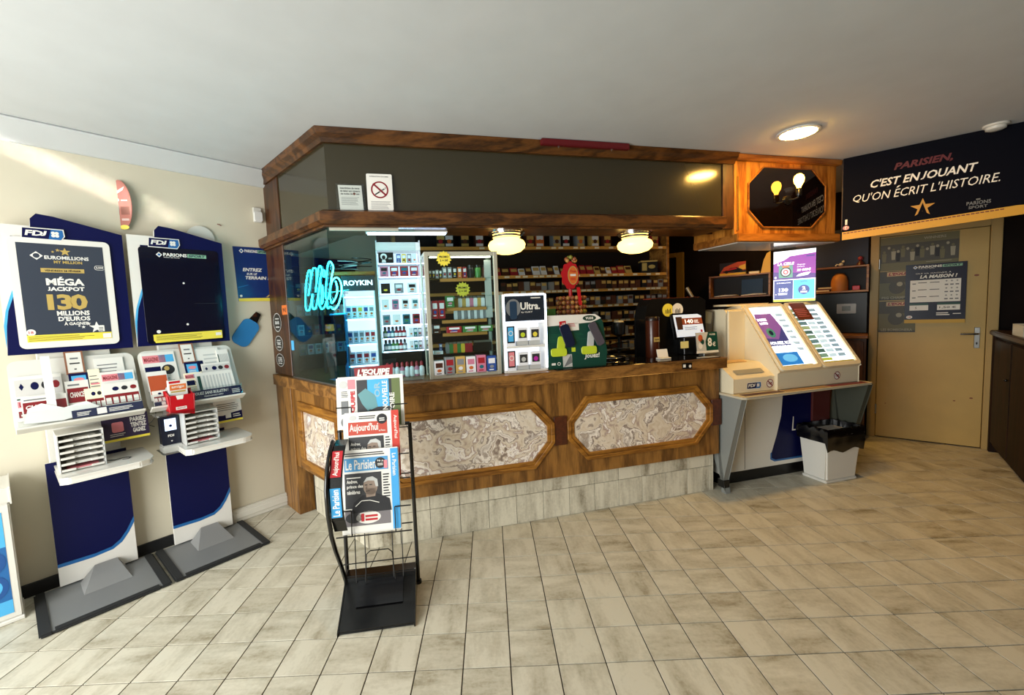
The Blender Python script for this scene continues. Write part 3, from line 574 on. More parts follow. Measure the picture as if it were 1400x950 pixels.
# leaflets, cards and boxes in the racks: each one a thing of its own
cols = {'red': RED, 'navy': NAVY, 'plum': DPURP, 'orange': ORANGE, 'pink': PINK, 'sky': SKYB, 'green': GREEN, 'grey': LGREY, 'gold': GOLD, 'brown': BROWN}
def leaflet(R, x0, z0, w, h, y, label, style, bg=PAPER, n=3):
    G = R.sub(x0, y, z0); o = tag(MB(bg).box(0, w, -.004, .004, 0, h).build('leaflet', G), label, 'leaflet', 'leaflets in the lottery racks')
    p = MB()
    if style == 'balls':
        p.m(M('leaflet_grey', 'c4c2bd', .6)).rect(.004, h * .55, w - .004, h * .92, 1)
        for i, c in enumerate((NAVY, INK, DRED)): p.m(c).flat(ell(w * (.42 + .22 * i), h * .76, w * .085, h * .09), 2)
        p.m(NAVY).flat([(w * .1, h * .76), (w * .15, h * .68), (w * .2, h * .76), (w * .15, h * .84)], 2).m(GREEN).rect(.006, h * .47, w * .9, h * .50, 1).m(PINK).rect(.006, h * .30, w * .7, h * .44, 1).m(DRED).text('LOTO', .012, h * .325, w * .35, h * .42, 2, .03).rect(.006, h * .08, w * .8, h * .22, 1).m(PAPER).lines(.014, h * .11, w * .7, h * .19, 1, .5, 2)
    elif style == 'red': p.m(DRED).rect(.005, h * .35, w - .005, h * .78, 1).m(PAPER).text('CHANCE', .014, h * .5, w * .75, h * .66, 2, .03, .15).m(GREYP).lines(.01, h * .08, w * .9, h * .3, 3, .3, 1).rect(.01, h * .85, w * .6, h * .9, 1)
    elif style == 'cells':
        p.m(DRED).rect(.004, h * .3, w - .004, h * .62, 1).m(NAVY).rect(0, .0, w, h * .27, 1).m(PAPER)
        for i in range(5): p.rect(w * (.05 + .19 * i), h * .32, w * (.19 + .19 * i), h * .52, 2)
        for i, c in enumerate((NAVY, INK, DRED)): p.m(c).flat(ell(w * (.35 + .25 * i), h * .8, w * .09, h * .07), 1)
        p.m(PAPER).rect(w * .35, h * .03, w * .55, h * .24, 2).m(SKYB).lines(w * .6, h * .06, w * .9, h * .2, 2, .4, 2)
    elif style == 'photo':
        p.m(GREYP).lines(w * .08, h * .06, w * .92, h * .33, 5, .3, 1).m(DRED).text('MAGAZINE', w * .06, h * .76, w * .48, h * .87, 2, .02).m(PINK).rect(.004, h * .72, w * .7, h * .92, 1).m(SKYB).rect(w * .5, h * .72, w * .95, h * .92, 1).m(NAVY).rect(.006, h * .38, w * .5, h * .62, 1).m(INK).flat(ell(w * .72, h * .52, w * .2, h * .13), 1).m(GOLD).flat(ell(w * .68, h * .55, w * .08, h * .06), 2)
    elif style == 'lines': p.m(GREYP).lines(w * .08, h * .1, w * .92, h * .9, 9, .28, 1).m(cols['pink']).rect(w * .1, h * .6, w * .85, h * .64, 2)
    elif style == 'bars':
        p.m(LGREY)
        for i in range(9): p.rect(w * (.2 + .085 * i), h * .2, w * (.245 + .085 * i), h * .85, 1)
        p.m(GREEN).rect(w * .05, h * .15, w * .13, h * .85, 1)
    elif style == 'dark': p.m(NAVY).rect(.005, h * .35, w * .45, h * .65, 1).m(LGREY).lines(w * .5, h * .2, w * .95, h * .9, 6, .35, 1)
    elif style == 'orange': p.m(M('rust_print', 'b0491f', .5)).rect(.003, h * .2, w - .003, h * .85, 1).m(PAPER).flat(ell(w * .85, h * .3, w * .1, h * .1), 2)
    p.build('print', G.sub(0, .0042), o); return o
Y = .012
L1 = [(.012, .05, .18, .25, .008, 'grey leaflet with coloured balls at the left of the left rack', 'balls', PAPER), (.03, .03, .17, .14, .035, 'red banded leaflet at the front of the left rack', 'red', PAPER),
      (.20, .04, .095, .2, .02, 'red and white leaflet beside the central cards of the left rack', 'red', PAPER), (.335, .12, .13, .25, .006, 'tall lined leaflet at the back right of the left rack', 'lines', PAPER),
      (.30, .06, .05, .24, .018, 'narrow yellow edged leaflet near the middle of the left rack', 'lines', CREAM), (.35, .06, .15, .21, .03, 'pink and blue topped leaflet at the right of the left rack', 'photo', PAPER),
      (.345, .004, .16, .185, .05, 'ticket leaflet with dark red cells at the right of the left rack', 'cells', PAPER), (.27, .004, .10, .17, .045, 'small orange pictured leaflet in the middle of the left rack', 'cells', CREAM)]
for a in L1: leaflet(R1, *a)
o = tag(MB(M('crumpled_plastic', 'e2e2de', .25)).prism([(.03, .01), (.17, .0), (.27, .02), (.32, .05), (.27, .09), (.18, .07), (.10, .11), (.05, .09)], -.005, .001).build('plastic_sleeve', R1.sub(0, .066, .005)), 'crumpled clear sleeve lying along the left rack front', 'sleeve')
o = tag(MB(M('white_tape', 'e8e8e6', .4)).box(.12, .155, -.003, 0, .02, .385).build('tape_strip', R1.sub(0, .062, 0)), 'vertical white strip taped across the left rack', 'tape')
L2 = [(.012, .12, .17, .26, .006, 'magazine leaflet with pink heading at the left of the right rack', 'photo', PAPER), (.015, .05, .10, .19, .03, 'rust orange leaflet at the left of the right rack', 'orange', PAPER),
      (.02, .004, .10, .1, .05, 'dark footed leaflet in the lower left of the right rack', 'cells', PAPER), (.245, .13, .19, .25, .006, 'wide table leaflet at the back of the right rack', 'dark', PAPER), (.42, .13, .07, .23, .012, 'striped leaflet at the right edge of the right rack', 'bars', PAPER),
      (.31, .10, .17, .16, .025, 'leaflet with three coloured balls in the right rack', 'balls', PAPER), (.255, .04, .22, .15, .045, 'ruled betting slip leaflet with green edge in the right rack', 'bars', PAPER), (.20, .06, .10, .14, .04, 'pink and blue leaflet beside the red box', 'photo', CREAM)]
for a in L2: leaflet(R2, *a)
o = tag(MB(NAVY).box(0, .285, -.003, 0, 0, .06).build('slogan_strip', R2.sub(.215, .062, .004)), 'navy slogan strip along the front of the right rack', 'strip')
p = MB(PAPER); p.text('JOUEZ SANS BULLETIN !', .008, .028, .205, .048, 1, .03, .25).text('TÉLÉCHARGEZ L\'APPLI', .06, .010, .17, .021, 1, .02, .2).lines(.225, .012, .275, .045, 3, .4, 1); p.build('print', R2.sub(.215, .0652, .004), o)
o = tag(MB(M('strip_navy', '1c2340', .4)).box(0, .30, -.003, 0, 0, .045).build('info_strip', R1.sub(.205, .074, .002)), 'navy information strip along the front of the left rack', 'strip')
p = MB(PAPER); p.rect(.10, .005, .14, .04, 1).lines(.02, .01, .08, .035, 3, .4, 1).lines(.15, .01, .26, .035, 3, .4, 1); p.build('print', R1.sub(.205, .0772, .002), o)
for R, n in ((R1, 'left'), (R2, 'right')):
    G = R.sub(.215, .008, .285); o = tag(MB(M('copper_frame', '8a5a40', .4)).box(0, .078, -.008, 0, 0, .14).build('rate_card', G), 'white rate card in a copper frame above the %s rack' % n, 'card', 'framed rate cards')
    p = MB(PAPER); p.rect(.008, .008, .07, .132, 1).m(GREYP).rect(.022, .09, .056, .10, 2).m(INK).rect(.018, .06, .06, .068, 2).rect(.034, .025, .044, .032, 2); p.build('print', G.sub(0, .0082), o)
    G = R.sub(.22, .016, .18); o = tag(MB(NAVY).box(0, .08, -.006, 0, 0, .105).build('ticket_card', G), 'navy bordered ticket card below the rate card of the %s rack' % n, 'card', 'ticket cards')
    p = MB(SKYB); p.rect(.01, .012, .07, .09, 1).m(PINK).flat(ell(.04, .065, .022, .012), 2).m(PAPER).lines(.018, .02, .06, .05, 3, .4, 2); p.build('print', G.sub(0, .0062), o)
# red dispenser box and small clear shelf on the right stand
G = R2.sub(.085, .064, -.012)
t = thing('clear_shelf', F2.sub(-.10, .2, .955), 'small clear acrylic shelf under the red box', 'shelf'); MB(ACRYL).prism(rrect(-.09, -.42, .22, -.20, .02), .952, .96, 'z').build('plate', F2, t); bx('bracket', F2, t, .0, .2, .075, .205, .948, .956, ACRYL, 0)
G = F2.sub(-.012, .33, .9605); t = thing('red_leaflet_box', G, 'bright red plastic leaflet box on the small clear shelf', 'box')
mb = MB(M('red_plastic', 'b3101c', .28)); mb.prism([(0, 0), (.125, 0), (.132, .10), (-.006, .10)], -.045, -.041); mb.prism([(0, 0), (.125, 0), (.135, .125), (-.008, .125)], .041, .045); mb.prism([(-.045, 0), (.045, 0), (.045, .125), (-.045, .10)], 0, .004, 'x'); mb.prism([(-.045, 0), (.045, 0), (.045, .125), (-.045, .10)], .121, .125, 'x'); mb.box(0, .125, -.045, .045, 0, .004); mb.build('box', G, t, .001)
p = MB(PAPER); p.rect(.03, .012, .085, .03, 1).m(RED).text('GRATUIT', .034, .016, .081, .026, 2, .02).m(PAPER).flat([(.04, .075), (.07, .075), (.075, .1), (.035, .1)], 1); p.build('print', G.sub(0, .0455), t)
o = tag(MB(PAPER).box(.012, .105, -.012, .03, .006, .19).build('flyer_pack', G.sub(0, 0, .0)), 'white and orange flyers standing in the red leaflet box', 'flyers'); p = MB(GOLD); p.rect(.02, .115, .095, .125, 1).m(ORANGE).rect(.016, .13, .1, .165, 1).m(PAPER).text('amigo', .025, .138, .09, .158, 2, .02).m(RED).rect(.014, .172, .07, .186, 1); p.build('print', G.sub(0, .0122), o)
# ticket checker
G = F2.sub(-.035, .16, .70); t = thing('ticket_checker', G.sub(0, 0, -.01), 'black handheld ticket checker with a lit screen between the stands', 'scanner')
MB(M('scanner_navy', '0a1226', .3)).prism(rrect(0, .035, .092, .215, .012), -.06, .0).build('body', G, t, .006, 2); bx('cradle', G, t, -.005, .10, -.02, .09, -.012, .035, LGREY, .006, 2); bx('shelf_arm', G, t, -.01, .17, -.08, .10, -.018, -.0125, STEEL, .001)
MB(M('scanner_screen', 'c4d6f0', .2, emit=1.3)).prism([(.018, .125), (.078, .125), (.078, .2), (.018, .2)], -.0605, -.0602).build('screen', G, t)
p = MB(PAPER); p.text('FDJ', .03, .085, .062, .1, 1, .03).m(NAVY).flat(ell(.048, .155, .008), 2).m(PAPER).flat([(.042, .06), (.054, .06), (.048, .052)], 1); p.build('print', G.sub(0, .0606), t)
# posters below the racks
def lowposter(F, x0, z0, w, h, label, kind):
    G = F.sub(x0, .19, z0, rx=-8); o = tag(MB(DPURP if kind == 'plum' else PAPER).box(0, w, 0, .004, 0, h).build('rack_poster', G), label, 'poster'); p = MB()
    p.m(YEL).rect(0, 0, w, .014, 1)
    if kind == 'plum': p.m(PAPER).text('PARIEZ', w * .6, h * .68, w * .95, h * .86, 1, .04).text('TENTEZ', w * .6, h * .46, w * .95, h * .64, 1, .04).text('GAGNEZ', w * .64, h * .24, w * .92, h * .42, 1, .04).m(PINK).flat(rrect(w * .2, h * .35, w * .45, h * .75, .01), 1).m(PAPER).lines(w * .15, h * .2, w * .5, h * .34, 2, .3, 1)
    else: p.m(NAVY).flat([(0, .014), (w, .014), (w, h * .45), (w * .6, h * .4), (w * .3, h * .32), (0, h * .36)], 1).m(PAPER).rect(w * .38, h * .18, w * .58, h * .42, 2).m(INK).lines(w * .1, h * .55, w * .9, h * .92, 4, .25, 1).m(PAPER).lines(w * .65, h * .2, w * .95, h * .38, 2, .4, 2)
    p.build('print', G.sub(0, .0005), o)
lowposter(F1, .24, .815, .215, .15, 'plum coloured poster hanging under the left leaflet rack', 'plum'); lowposter(F2, .27, .80, .17, .15, 'white and navy poster hanging under the right leaflet rack', 'white')
t = tag(MB(BLACK).tube([F1.m.inverted() @ F1.w(.24 + a, .24 + b, c) for a, b, c in ((0, 0, .7285), (.03, .04, .7285), (.07, .02, .7285), (.10, .05, .729), (.085, .075, .7285), (.06, .06, .7285))], .0022, 6).build('pen_cord', F1), 'thin black pen cord on the left stand desk', 'cord')
pp = [F2.m.inverted() @ F2.w(-.08 + a, .16 + b, c) for a, b, c in ((0, 0, .985), (.03, .05, .975), (.02, .07, .93), (.0, .06, .90), (-.01, .03, .88), (.02, .02, .86))]
tag(MB(BLACK).tube(pp, .0022, 6).build('scanner_cable', F2), 'black cable hanging between the two leaflet racks', 'cable')

# ---- other things on the left wall
f_ = LW.sub(.58, .002, 1.645); o = tag(MB(M('poster_blue', '0b2a66', .3)).prism([(.005, 0), (.285, 0), (.275, .41), (-.005, .405)], -.003, 0).build('sports_poster', f_), 'blue sports poster on the wall beside the pillar', 'poster')
p = MB(); parions(p, .035, .355, .215, .034, 1, False); p.m(PAPER).text('ENTREZ', .05, .225, .19, .25, 1, .035, .2).text('SUR LE', .075, .198, .15, .214, 1, .03, .2).text('TERRAIN !', .065, .165, .235, .19, 1, .035, .2)
p.m(YEL).flat([(.006, 0), (.285, 0), (.2845, .026), (.006, .022)], 1).m(GOLD).flat([(.2, .03), (.215, .03), (.283, .085), (.283, .095)], 1).m(BLUE).flat([(.01, .1), (.08, .12), (.08, .124), (.01, .106)], 1).m(PAPER).flat(ell(.025, .04, .009), 1); p.build('print', f_.sub(0, .0032), o)
f_ = LW.sub(-.037, .004, 2.095, rz=-38)
o = thing('hanging_tag_sign', f_, 'oval reddish brown advertising sign on the wall between the stands', 'sign')
MB(M('terracotta_card', '9a5a4c', .6)).prism(ell(0, .155, .062, .152, 28), -.003, 0).build('card', f_, o)
p = MB(M('tag_grey', '7d7672', .6)); p.flat([(-.048, .09), (-.012, .075), (-.006, .15), (-.046, .165)], 1).m(PAPER).flat([(-.03, .21), (.02, .245), (.03, .268), (-.02, .235)], 1).flat(ell(-.012, .185, .009), 1).rect(.005, .18, .04, .187, 1).lines(.0, .06, .045, .075, 2, .4, 1).m(BROWN).rect(.0, .095, .048, .145, 1).m(YEL).flat(ell(.01, .018, .026, .014), 1); p.build('print', f_.sub(0, .0032), o)
f_ = LW.sub(.765, .001, 2.245); t = thing('alarm_sensor', f_, 'small white alarm sensor on the wall under the cove', 'sensor')
bx('base', f_, t, -.03, .03, 0, .018, 0, .11, WHITE, .004, 2); MB(M('sensor_lens', 'd9d9d4', .3)).prism(rrect(-.026, .006, .026, .075, .01), -.032, -.018).build('lens', f_, t, .004)
# blue device cut-out
f_ = LW.sub(.625, .004, 1.43, ry=36)
t = thing('vape_cutout', f_, 'blue cut-out of a vaping device on the wall below the poster', 'display')
MB(M('cutout_blue', '1f6fa8', .35)).prism(rrect(-.058, -.125, .062, .075, .04, 6), -.012, 0).build('body', f_, t, .004); MB(BLACKG).prism([(-.03, .076), (.03, .076), (.018, .15), (-.018, .15)], -.010, 0).build('mouthpiece', f_, t, .002)
f_ = LW.sub(.375, .010, 2.085); o = tag(MB(WHITE).prism(ell(0, 0, .085, .085, 32), -.006, 0).build('round_plaque', f_), 'plain white round plaque half hidden behind the right stand', 'plaque')
t = tag(MB(BROWN).tube([(0, 0, 0), (.012, -.006, -.004), (.022, -.01, -.012)], .003, 6).build('wall_hook', LW.sub(.49, .0, 2.20)), 'tiny dark hook in the wall above the round plaque', 'hook')
# white ballot box at the left edge
f_ = LW.sub(-.95, .0, 0); t = thing('ballot_box', f_, 'white floor box with blue ring pattern at the far left', 'box')
bx('body', f_, t, 0, .305, .03, .24, .02, .62, WHITE, .006, 2); MB(WHITE).prism([(-.03, .62), (-.24, .62), (-.255, .70), (-.03, .72)], -.01, .315, 'x').build('slot_top', f_, t, .006, 2); bx('slot', f_, t, .12, .25, .12, .20, .70, .716, BLACK, .002); bx('plinth', f_, t, -.005, .31, .025, .25, 0, .02, WHITE, .004)
p = MB(BLUE); p.rect(.0, .05, .275, .58, 1).m(SKYB).rect(0, .4, .275, .58, 2).rect(0, .05, .275, .12, 2)
for cx, cz in ((.2, .33), (.2, .2), (.06, .33), (.06, .2)): p.m(M('ring_blue', '174b8a', .4)).ring(cx, cz, .048, .07, 4).m(SKYB).flat(ell(cx, cz, .048), 3)
p.build('ring_print', f_.sub(0, .2405), t)

# ================================================================== NEWSPAPER RACK
RC = M('rack_black_steel', '060607', .22, spec=.6)
rk = thing('newspaper_rack', RK, 'black wire newspaper rack with curved sides standing before the counter', 'rack')
MB(RC).prism([(0, .0), (0, .012), (-.0, .012), (.10, .06), (.24, .135), (.30, .14), (.30, 0)], 0, .362, 'x').build('base_tray', RK, rk, .008, 2)
MB(M('rack_inlay', '121316', .15)).add([(.07, .095, .0625), (.30, .095, .0625), (.30, .215, .126), (.07, .215, .126)], [(0, 1, 2, 3)]).build('base_inlay', RK.sub(0, .002, .004), rk)
def side(s, pts): return MB(RC).tube([(s, -o, z) for o, z in pts], .0105, 10)
sp_ = [(-.30, .02), (-.26, .10), (-.19, .225), (-.10, .36), (-.046, .46), (-.012, .59), (-.012, .70), (-.055, .785), (-.13, .845), (-.20, .875)]
side(-.004, sp_).build('side_tube', RK, rk)
side(.367, [(-.33, .012), (-.335, .10), (-.34, .25), (-.345, .45), (-.35, .65), (-.36, .90)]).build('side_tube', RK, rk)
side(-.004, [(-.30, .02), (-.32, .3), (-.34, .6), (-.36, .90)]).build('rear_tube', RK, rk)
MB(RC).tube([(-.004, .36, .90), (.367, .36, .90)], .008).build('top_bar', RK, rk); MB(RC).lathe([(.018, -.012), (.018, .005)], 14).build('foot', RK.sub(.367, -.33, .012), rk)
# side board carrying two titles
bc = [(.075, .47), (.036, .54), (.02, .60), (.02, .69), (.05, .755), (.10, .815), (.17, .86), (.23, .872)]
sb = MB(RC); sb.add([(x, y + e, z) for e in (0, .004) for y, z in bc for x in (.004, .064)], [(2 * i, 2 * i + 1, 2 * i + 3, 2 * i + 2) for i in range(7)] + [(16 + 2 * i, 18 + 2 * i, 19 + 2 * i, 17 + 2 * i) for i in range(7)] + [(2 * i, 2 * i + 2, 18 + 2 * i, 16 + 2 * i) for i in range(7)] + [(2 * i + 1, 17 + 2 * i, 19 + 2 * i, 2 * i + 3) for i in range(7)] + [(0, 16, 17, 1), (14, 15, 31, 30)])
sbo = sb.build('side_board', RK, rk)
def basket(off0, z0, h, depth):
    pts = lambda x: [(x, -off0 + .0 + .10, z0 + h), (x, -off0, z0), (x, -(off0 + depth), z0), (x, -(off0 + depth) + .02, z0 + .12)]
    for x in (.075, .285): MB(RC).tube(pts(x), .003, 6).build('wire', RK, rk)
    for q in ([(.0, -(off0 + depth), z0), (.365, -(off0 + depth), z0)], [(.0, -off0, z0), (.365, -off0, z0)], [(.0, -(off0 + depth) + .02, z0 + .12), (.075, -(off0 + depth) + .02, z0 + .12)], [(.285, -(off0 + depth) + .02, z0 + .12), (.365, -(off0 + depth) + .02, z0 + .12)]): MB(RC).tube(q, .0035, 6).build('wire', RK, rk)
basket(-.19, .42, .3, .08); basket(-.25, .66, .3, .06); basket(-.33, .90, .25, .05)
for x in (.06, .11, .25, .30): MB(RC).tube([(x, .21, .12), (x, .26, .45)], .003, 6).build('wire', RK, rk)
MB(RC).tube([(.11, .19, .13), (.12, .20, .27), (.14, .205, .285), (.23, .205, .285), (.25, .20, .27), (.26, .19, .13)], .003, 6).build('wire', RK, rk)
MB(RC).tube([(.0, .215, .22), (.365, .215, .22)], .003, 6).build('wire', RK, rk)
# title board at the top
f_ = RK.sub(.10, -.33, 1.165, rx=-8); o = tag(MB(DRED).prism([(0, 0), (.195, .0), (.198, .065), (-.004, .055)], -.003, 0).build('title_board', f_), 'dark red title board on top of the newspaper rack', 'sign')
p = MB(PAPER); p.text("L'EQUIPE", .012, .012, .182, .048, 1, .05, .2); p.build('print', f_.sub(0, .0032), o)
# newspapers: a stack of folded sheets each
def paper_stack(f, w, h, n, name, label):
    t = thing('newspaper', f, label, 'newspaper', 'newspapers in the rack')
    for i in range(n):
        d = (n - 1 - i) * .004; e = .004 * ((i * 7) % 3 - 1) * (1 if i < n - 1 else 0)
        MB(PAPER).box(e - (.006 if i == 0 else 0), w + e, d, d + .0035, -.004 * (n - 1 - i), h - .003 * (n - 1 - i)).build('copy', f, t)
    return t
def man(p, x, z, s, lay, dark=INK):
    """printed photograph: head and shoulders of a grey-haired man in dark clothing"""
    p.m(dark).flat([(x - .6 * s, z - .5 * s), (x + .75 * s, z - .5 * s), (x + .7 * s, z - .1 * s), (x + .3 * s, z + .1 * s), (x - .2 * s, z + .08 * s), (x - .5 * s, z - .15 * s)], lay)
    p.m(SKIN).flat([(x - .08 * s, z), (x + .22 * s, z + .02 * s), (x + .26 * s, z + .3 * s), (x - .1 * s, z + .28 * s)], lay + 1).flat(ell(x + .07 * s, z + .36 * s, .24 * s, .3 * s, 18), lay + 1)
    p.m(LGREY).flat([(x - .16 * s, z + .5 * s), (x - .05 * s, z + .66 * s), (x + .15 * s, z + .69 * s), (x + .31 * s, z + .58 * s), (x + .33 * s, z + .34 * s), (x + .25 * s, z + .34 * s), (x + .2 * s, z + .54 * s), (x, z + .56 * s)], lay + 2)
    p.m(INK).rect(x - .12 * s, z + .40 * s, x - .03 * s, z + .43 * s, lay + 3).rect(x + .04 * s, z + .40 * s, x + .13 * s, z + .43 * s, lay + 3).rect(x - .09 * s, z + .2 * s, x + .04 * s, z + .22 * s, lay + 3)
    p.m(M('photo_skin_shade', '6d5c50', .6)).flat([(x - .05 * s, z + .4 * s), (x - .11 * s, z + .28 * s), (x - .03 * s, z + .28 * s)], lay + 3)
f_ = RK.sub(.035, -.125, .43, rx=-9); W_, H_ = .275, .40
t = paper_stack(f_, W_, H_, 4, 'lp', 'newspaper with a pale blue masthead in the lowest rack pocket')
p = MB(M('masthead_blue', '4a8fbf', .6)); p.rect(.012, .295, .225, .36, 1).m(M('masthead_edge', '3d9bd6', .5)).rect(.238, 0, .275, .395, 1)
p.m(PAPER).text('Le Parisien', .018, .303, .165, .352, 2, .02).m(INK).flat(ell(.188, .328, .027), 2).m(PAPER).text('96 p', .172, .332, .203, .344, 3).lines(.174, .316, .2, .33, 2, .5, 3, 0).m(PINK).rect(.205, .3, .222, .34, 3)
p.m(PAPER).text('Le Parisien', .246, .26, .266, .37, 2, .02, rot=-90)
p.m(INK).lines(.016, .37, .22, .39, 2, .5, 1, .1).m(DGREY).rect(.012, .115, .19, .285, 1); man(p, .125, .165, .145, 2)
p.m(PAPER).text('Andrew,', .022, .235, .075, .255, 8, .03).text('prince des', .022, .21, .10, .230, 8, .03).text('ténèbres', .022, .185, .085, .204, 8, .03).lines(.022, .262, .09, .27, 1, .6, 8, 0)
p.tube([(.06, -.001, .125), (.09, -.001, .15), (.13, -.001, .15), (.175, -.001, .135)], .0025, 4)
p.m(INK).lines(.198, .12, .232, .28, 12, .45, 1, .3).m(M('photo_band', '6f6a6c', .6)).rect(.008, .03, .228, .108, 1).m(DGREY).flat(ell(.05, .07, .04, .025), 2).m(PAPER).flat(ell(.12, .068, .06, .03), 2).m(RED).text('1', .085, .05, .1, .088, 3, .05).lines(.105, .052, .165, .086, 2, .6, 3, .1); p.build('front_page', f_.sub(0, .0006), t)
f_ = RK.sub(.05, -.20, .67, rx=-9)
t = paper_stack(f_, .27, .335, 3, 'au', 'newspaper with a red masthead in the middle rack pocket')
p = MB(M('masthead_red', 'b2402e', .6)); p.rect(.016, .22, .21, .285, 1).m(M('masthead_red_edge', 'c0382a', .5)).rect(.232, 0, .27, .335, 1).m(PAPER).text("Aujourd'hui", .022, .228, .165, .278, 2, .02).text('en France', .168, .232, .2, .242, 2).text("Aujourd'hui", .241, .19, .262, .31, 2, .02, rot=-90)
p.m(INK).flat(ell(.185, .295, .026), 2).m(PAPER).lines(.172, .285, .198, .305, 2, .5, 3, 0).m(INK).lines(.07, .30, .155, .32, 2, .5, 1, .1).m(LGREY).flat(ell(.04, .307, .018, .013), 1).m(DGREY).rect(.016, .05, .19, .21, 1); man(p, .13, .10, .14, 2)
p.m(PAPER).text('Andrew,', .026, .165, .075, .184, 8, .03).text('prince des', .026, .14, .10, .16, 8, .03).m(INK).lines(.198, .05, .226, .21, 12, .45, 1, .3); p.build('front_page', f_.sub(0, .0006), t)
f_ = RK.sub(.012, -.285, .915, rx=-9)
t = paper_stack(f_, .335, .265, 3, 'eq', 'large sports newspaper folded sideways in the top rack pocket')
p = MB(DGREY); p.rect(.095, .0, .318, .245, 1).m(SKYB).rect(.15, .10, .26, .245, 2).m(M('photo_teal', '5f8f93', .6)).flat([(.1, .17), (.14, .2), (.19, .16), (.2, .1), (.15, .08), (.12, .12)], 3).m(M('photo_grass', '5f6d3f', .6)).rect(.275, 0, .318, .245, 2)
p.m(PAPER).text('UNE NOUVELLE', .225, .01, .253, .235, 4, .03, rot=90).text('HISTOIRE', .262, .01, .288, .17, 4, .03, rot=90).m(M('pale_letters', '8fb0bd', .6)).text('OR', .185, .15, .215, .23, 4, .03, rot=90)
p.m(M('photo_dark', '26282a', .6)).flat([(.12, .02), (.2, .02), (.21, .07), (.16, .09), (.11, .06)], 3).m(PINK).rect(.05, .20, .088, .25, 1).m(RED).text("L'EQUIPE", .062, .03, .085, .19, 2, .05, rot=90).m(LGREY).flat(ell(.028, .225, .022, .02), 1).m(INK).lines(.016, .16, .05, .195, 4, .4, 1, .3).m(GREYP).rect(.014, .07, .05, .14, 1).flat(ell(.03, .03, .02, .025), 1)
p.build('front_page', f_.sub(0, .0006), t)
# title strips on the curved side board
p = MB(M('strip_blue', '2d8fc4', .4)); p.rect(.01, .565, .058, .705, 1).m(PAPER).text('Le Parisien', .018, .572, .05, .698, 2, .02, rot=90); p.build('title_strip', RK.sub(0, -.0165, 0), sbo)
G = RK.sub(0, -.048, .76, rx=-41); p = MB(M('strip_red', 'b01a24', .4)); p.rect(.01, -.015, .058, .115, 1).m(PAPER).text("Aujourd'hui", .018, -.008, .05, .108, 2, .02, rot=90); p.build('title_strip', G, sbo)
# ================================================================== DISPLAYS ON THE COUNTER (left half)
LIT = M('lit_white_panel', 'eaf1ff', .4, emit=1.1); LITS = M('led_edge', 'dbe8ff', .4, emit=5); TRAYW = M('display_white', 'dfe4ea', .3)
PALS = [M('pk_red', '9c1f2a', .4), M('pk_teal', '1e6a78', .4), M('pk_black', '141416', .35), M('pk_white', 'e4e6ea', .4), M('pk_blue', '234a96', .4), M('pk_green', '3d7a3a', .4), M('pk_yellow', 'd9b93a', .4), M('pk_orange', 'c8662a', .4), M('pk_grey', '84888c', .4), M('pk_pink', 'c87a94', .4), M('pk_brown', '4a2416', .45), M('pk_gold', 'c4a35a', .4)]
PN = ['red', 'teal', 'black', 'white', 'blue', 'green', 'yellow', 'orange', 'grey', 'pink', 'brown', 'cream']
def box_item(f, w, d, h, ci, label, cat, name='carton', group=None, face=3):
    o = tag(MB(PALS[ci]).box(0, w, -d, 0, 0, h).build(name, f, None, .001), label, cat, group)
    p = MB(PALS[face]); p.rect(w * .14, h * .55, w * .86, h * .86, 1).rect(w * .2, h * .14, w * .7, h * .2, 1); p.m(PALS[(ci + 4) % 12]).flat(ell(w * .5, h * .36, w * .24, h * .1, 10), 1); p.build('print', f.sub(0, d + .0003), o); return o
_BT = {}
def bottle(f, h, ci, ck, label, cat='bottle', group=None):
    t = thing('bottle', f, label, cat, group)
    if (h, ci, ck) not in _BT:
        r = h * .19
        _BT[(h, ci, ck)] = (MB(PALS[ci]).lathe([(r * .95, 0), (r, .004), (r, h * .56), (r * .5, h * .66), (r * .45, h * .70)], 10).mesh('body'), MB(PALS[ck]).lathe([(r * .6, h * .70), (r * .58, h * .9), (r * .3, h), (.0001, h)], 10).mesh('cap'), MB(PALS[3]).lathe([(r * 1.02, h * .12), (r * 1.02, h * .42)], 10).mesh('label'))
    a, b, c = _BT[(h, ci, ck)]; put('body', a, f, t); put('cap', b, f, t); put('label_band', c, f, t); return t
def lighter(f, ci, label, group=None):
    t = thing('lighter', f, label, 'lighter', group)
    if ('l', ci) not in _BT: _BT[('l', ci)] = (MB(PALS[ci]).prism(rrect(-.012, 0, .012, .058, .006, 3), -.006, .006).mesh('body', .001), MB(STEEL).box(-.011, .011, -.006, .006, .0585, .072).mesh('hood', .001))
    a, b = _BT[('l', ci)]; put('body', a, f, t); put('hood', b, f, t); return t
TOP = 1.0685
# ---- A: narrow lit stand with the white lettering
t = thing('vape_stand', CF.sub(-.075, -.25, TOP), 'narrow lit white vape stand with ROYKIN header behind the glass', 'display')
F = CF.sub(-.075, -.25)
for a, b in ((0, .008), (.20, .208)): bx('side', F, t, a, b, -.16, 0, TOP, 1.76, TRAYW, .001)
bx('back', F, t, .008, .20, -.16, -.152, TOP, 1.76, LIT, 0)
bx('header', F, t, -.002, .21, -.02, .004, 1.665, 1.765, DGREY, .002); p = MB(M('lit_letters', 'f4f6ff', .4, emit=1.6)); p.text('ROYKIN', .012, 1.70, .196, 1.735, 1, .03); p.build('lettering', F.sub(0, .0045), t)
for i, z in enumerate((1.165, 1.31, 1.48, 1.63)):
    s = bx('shelf', F, t, .008, .20, -.15, .0, z - .012, z, TRAYW, .001); bx('led_edge', F, s, .01, .198, .0, .004, z - .012, z - .004, LITS, 0)
F = CF.sub(-.075, -.25)
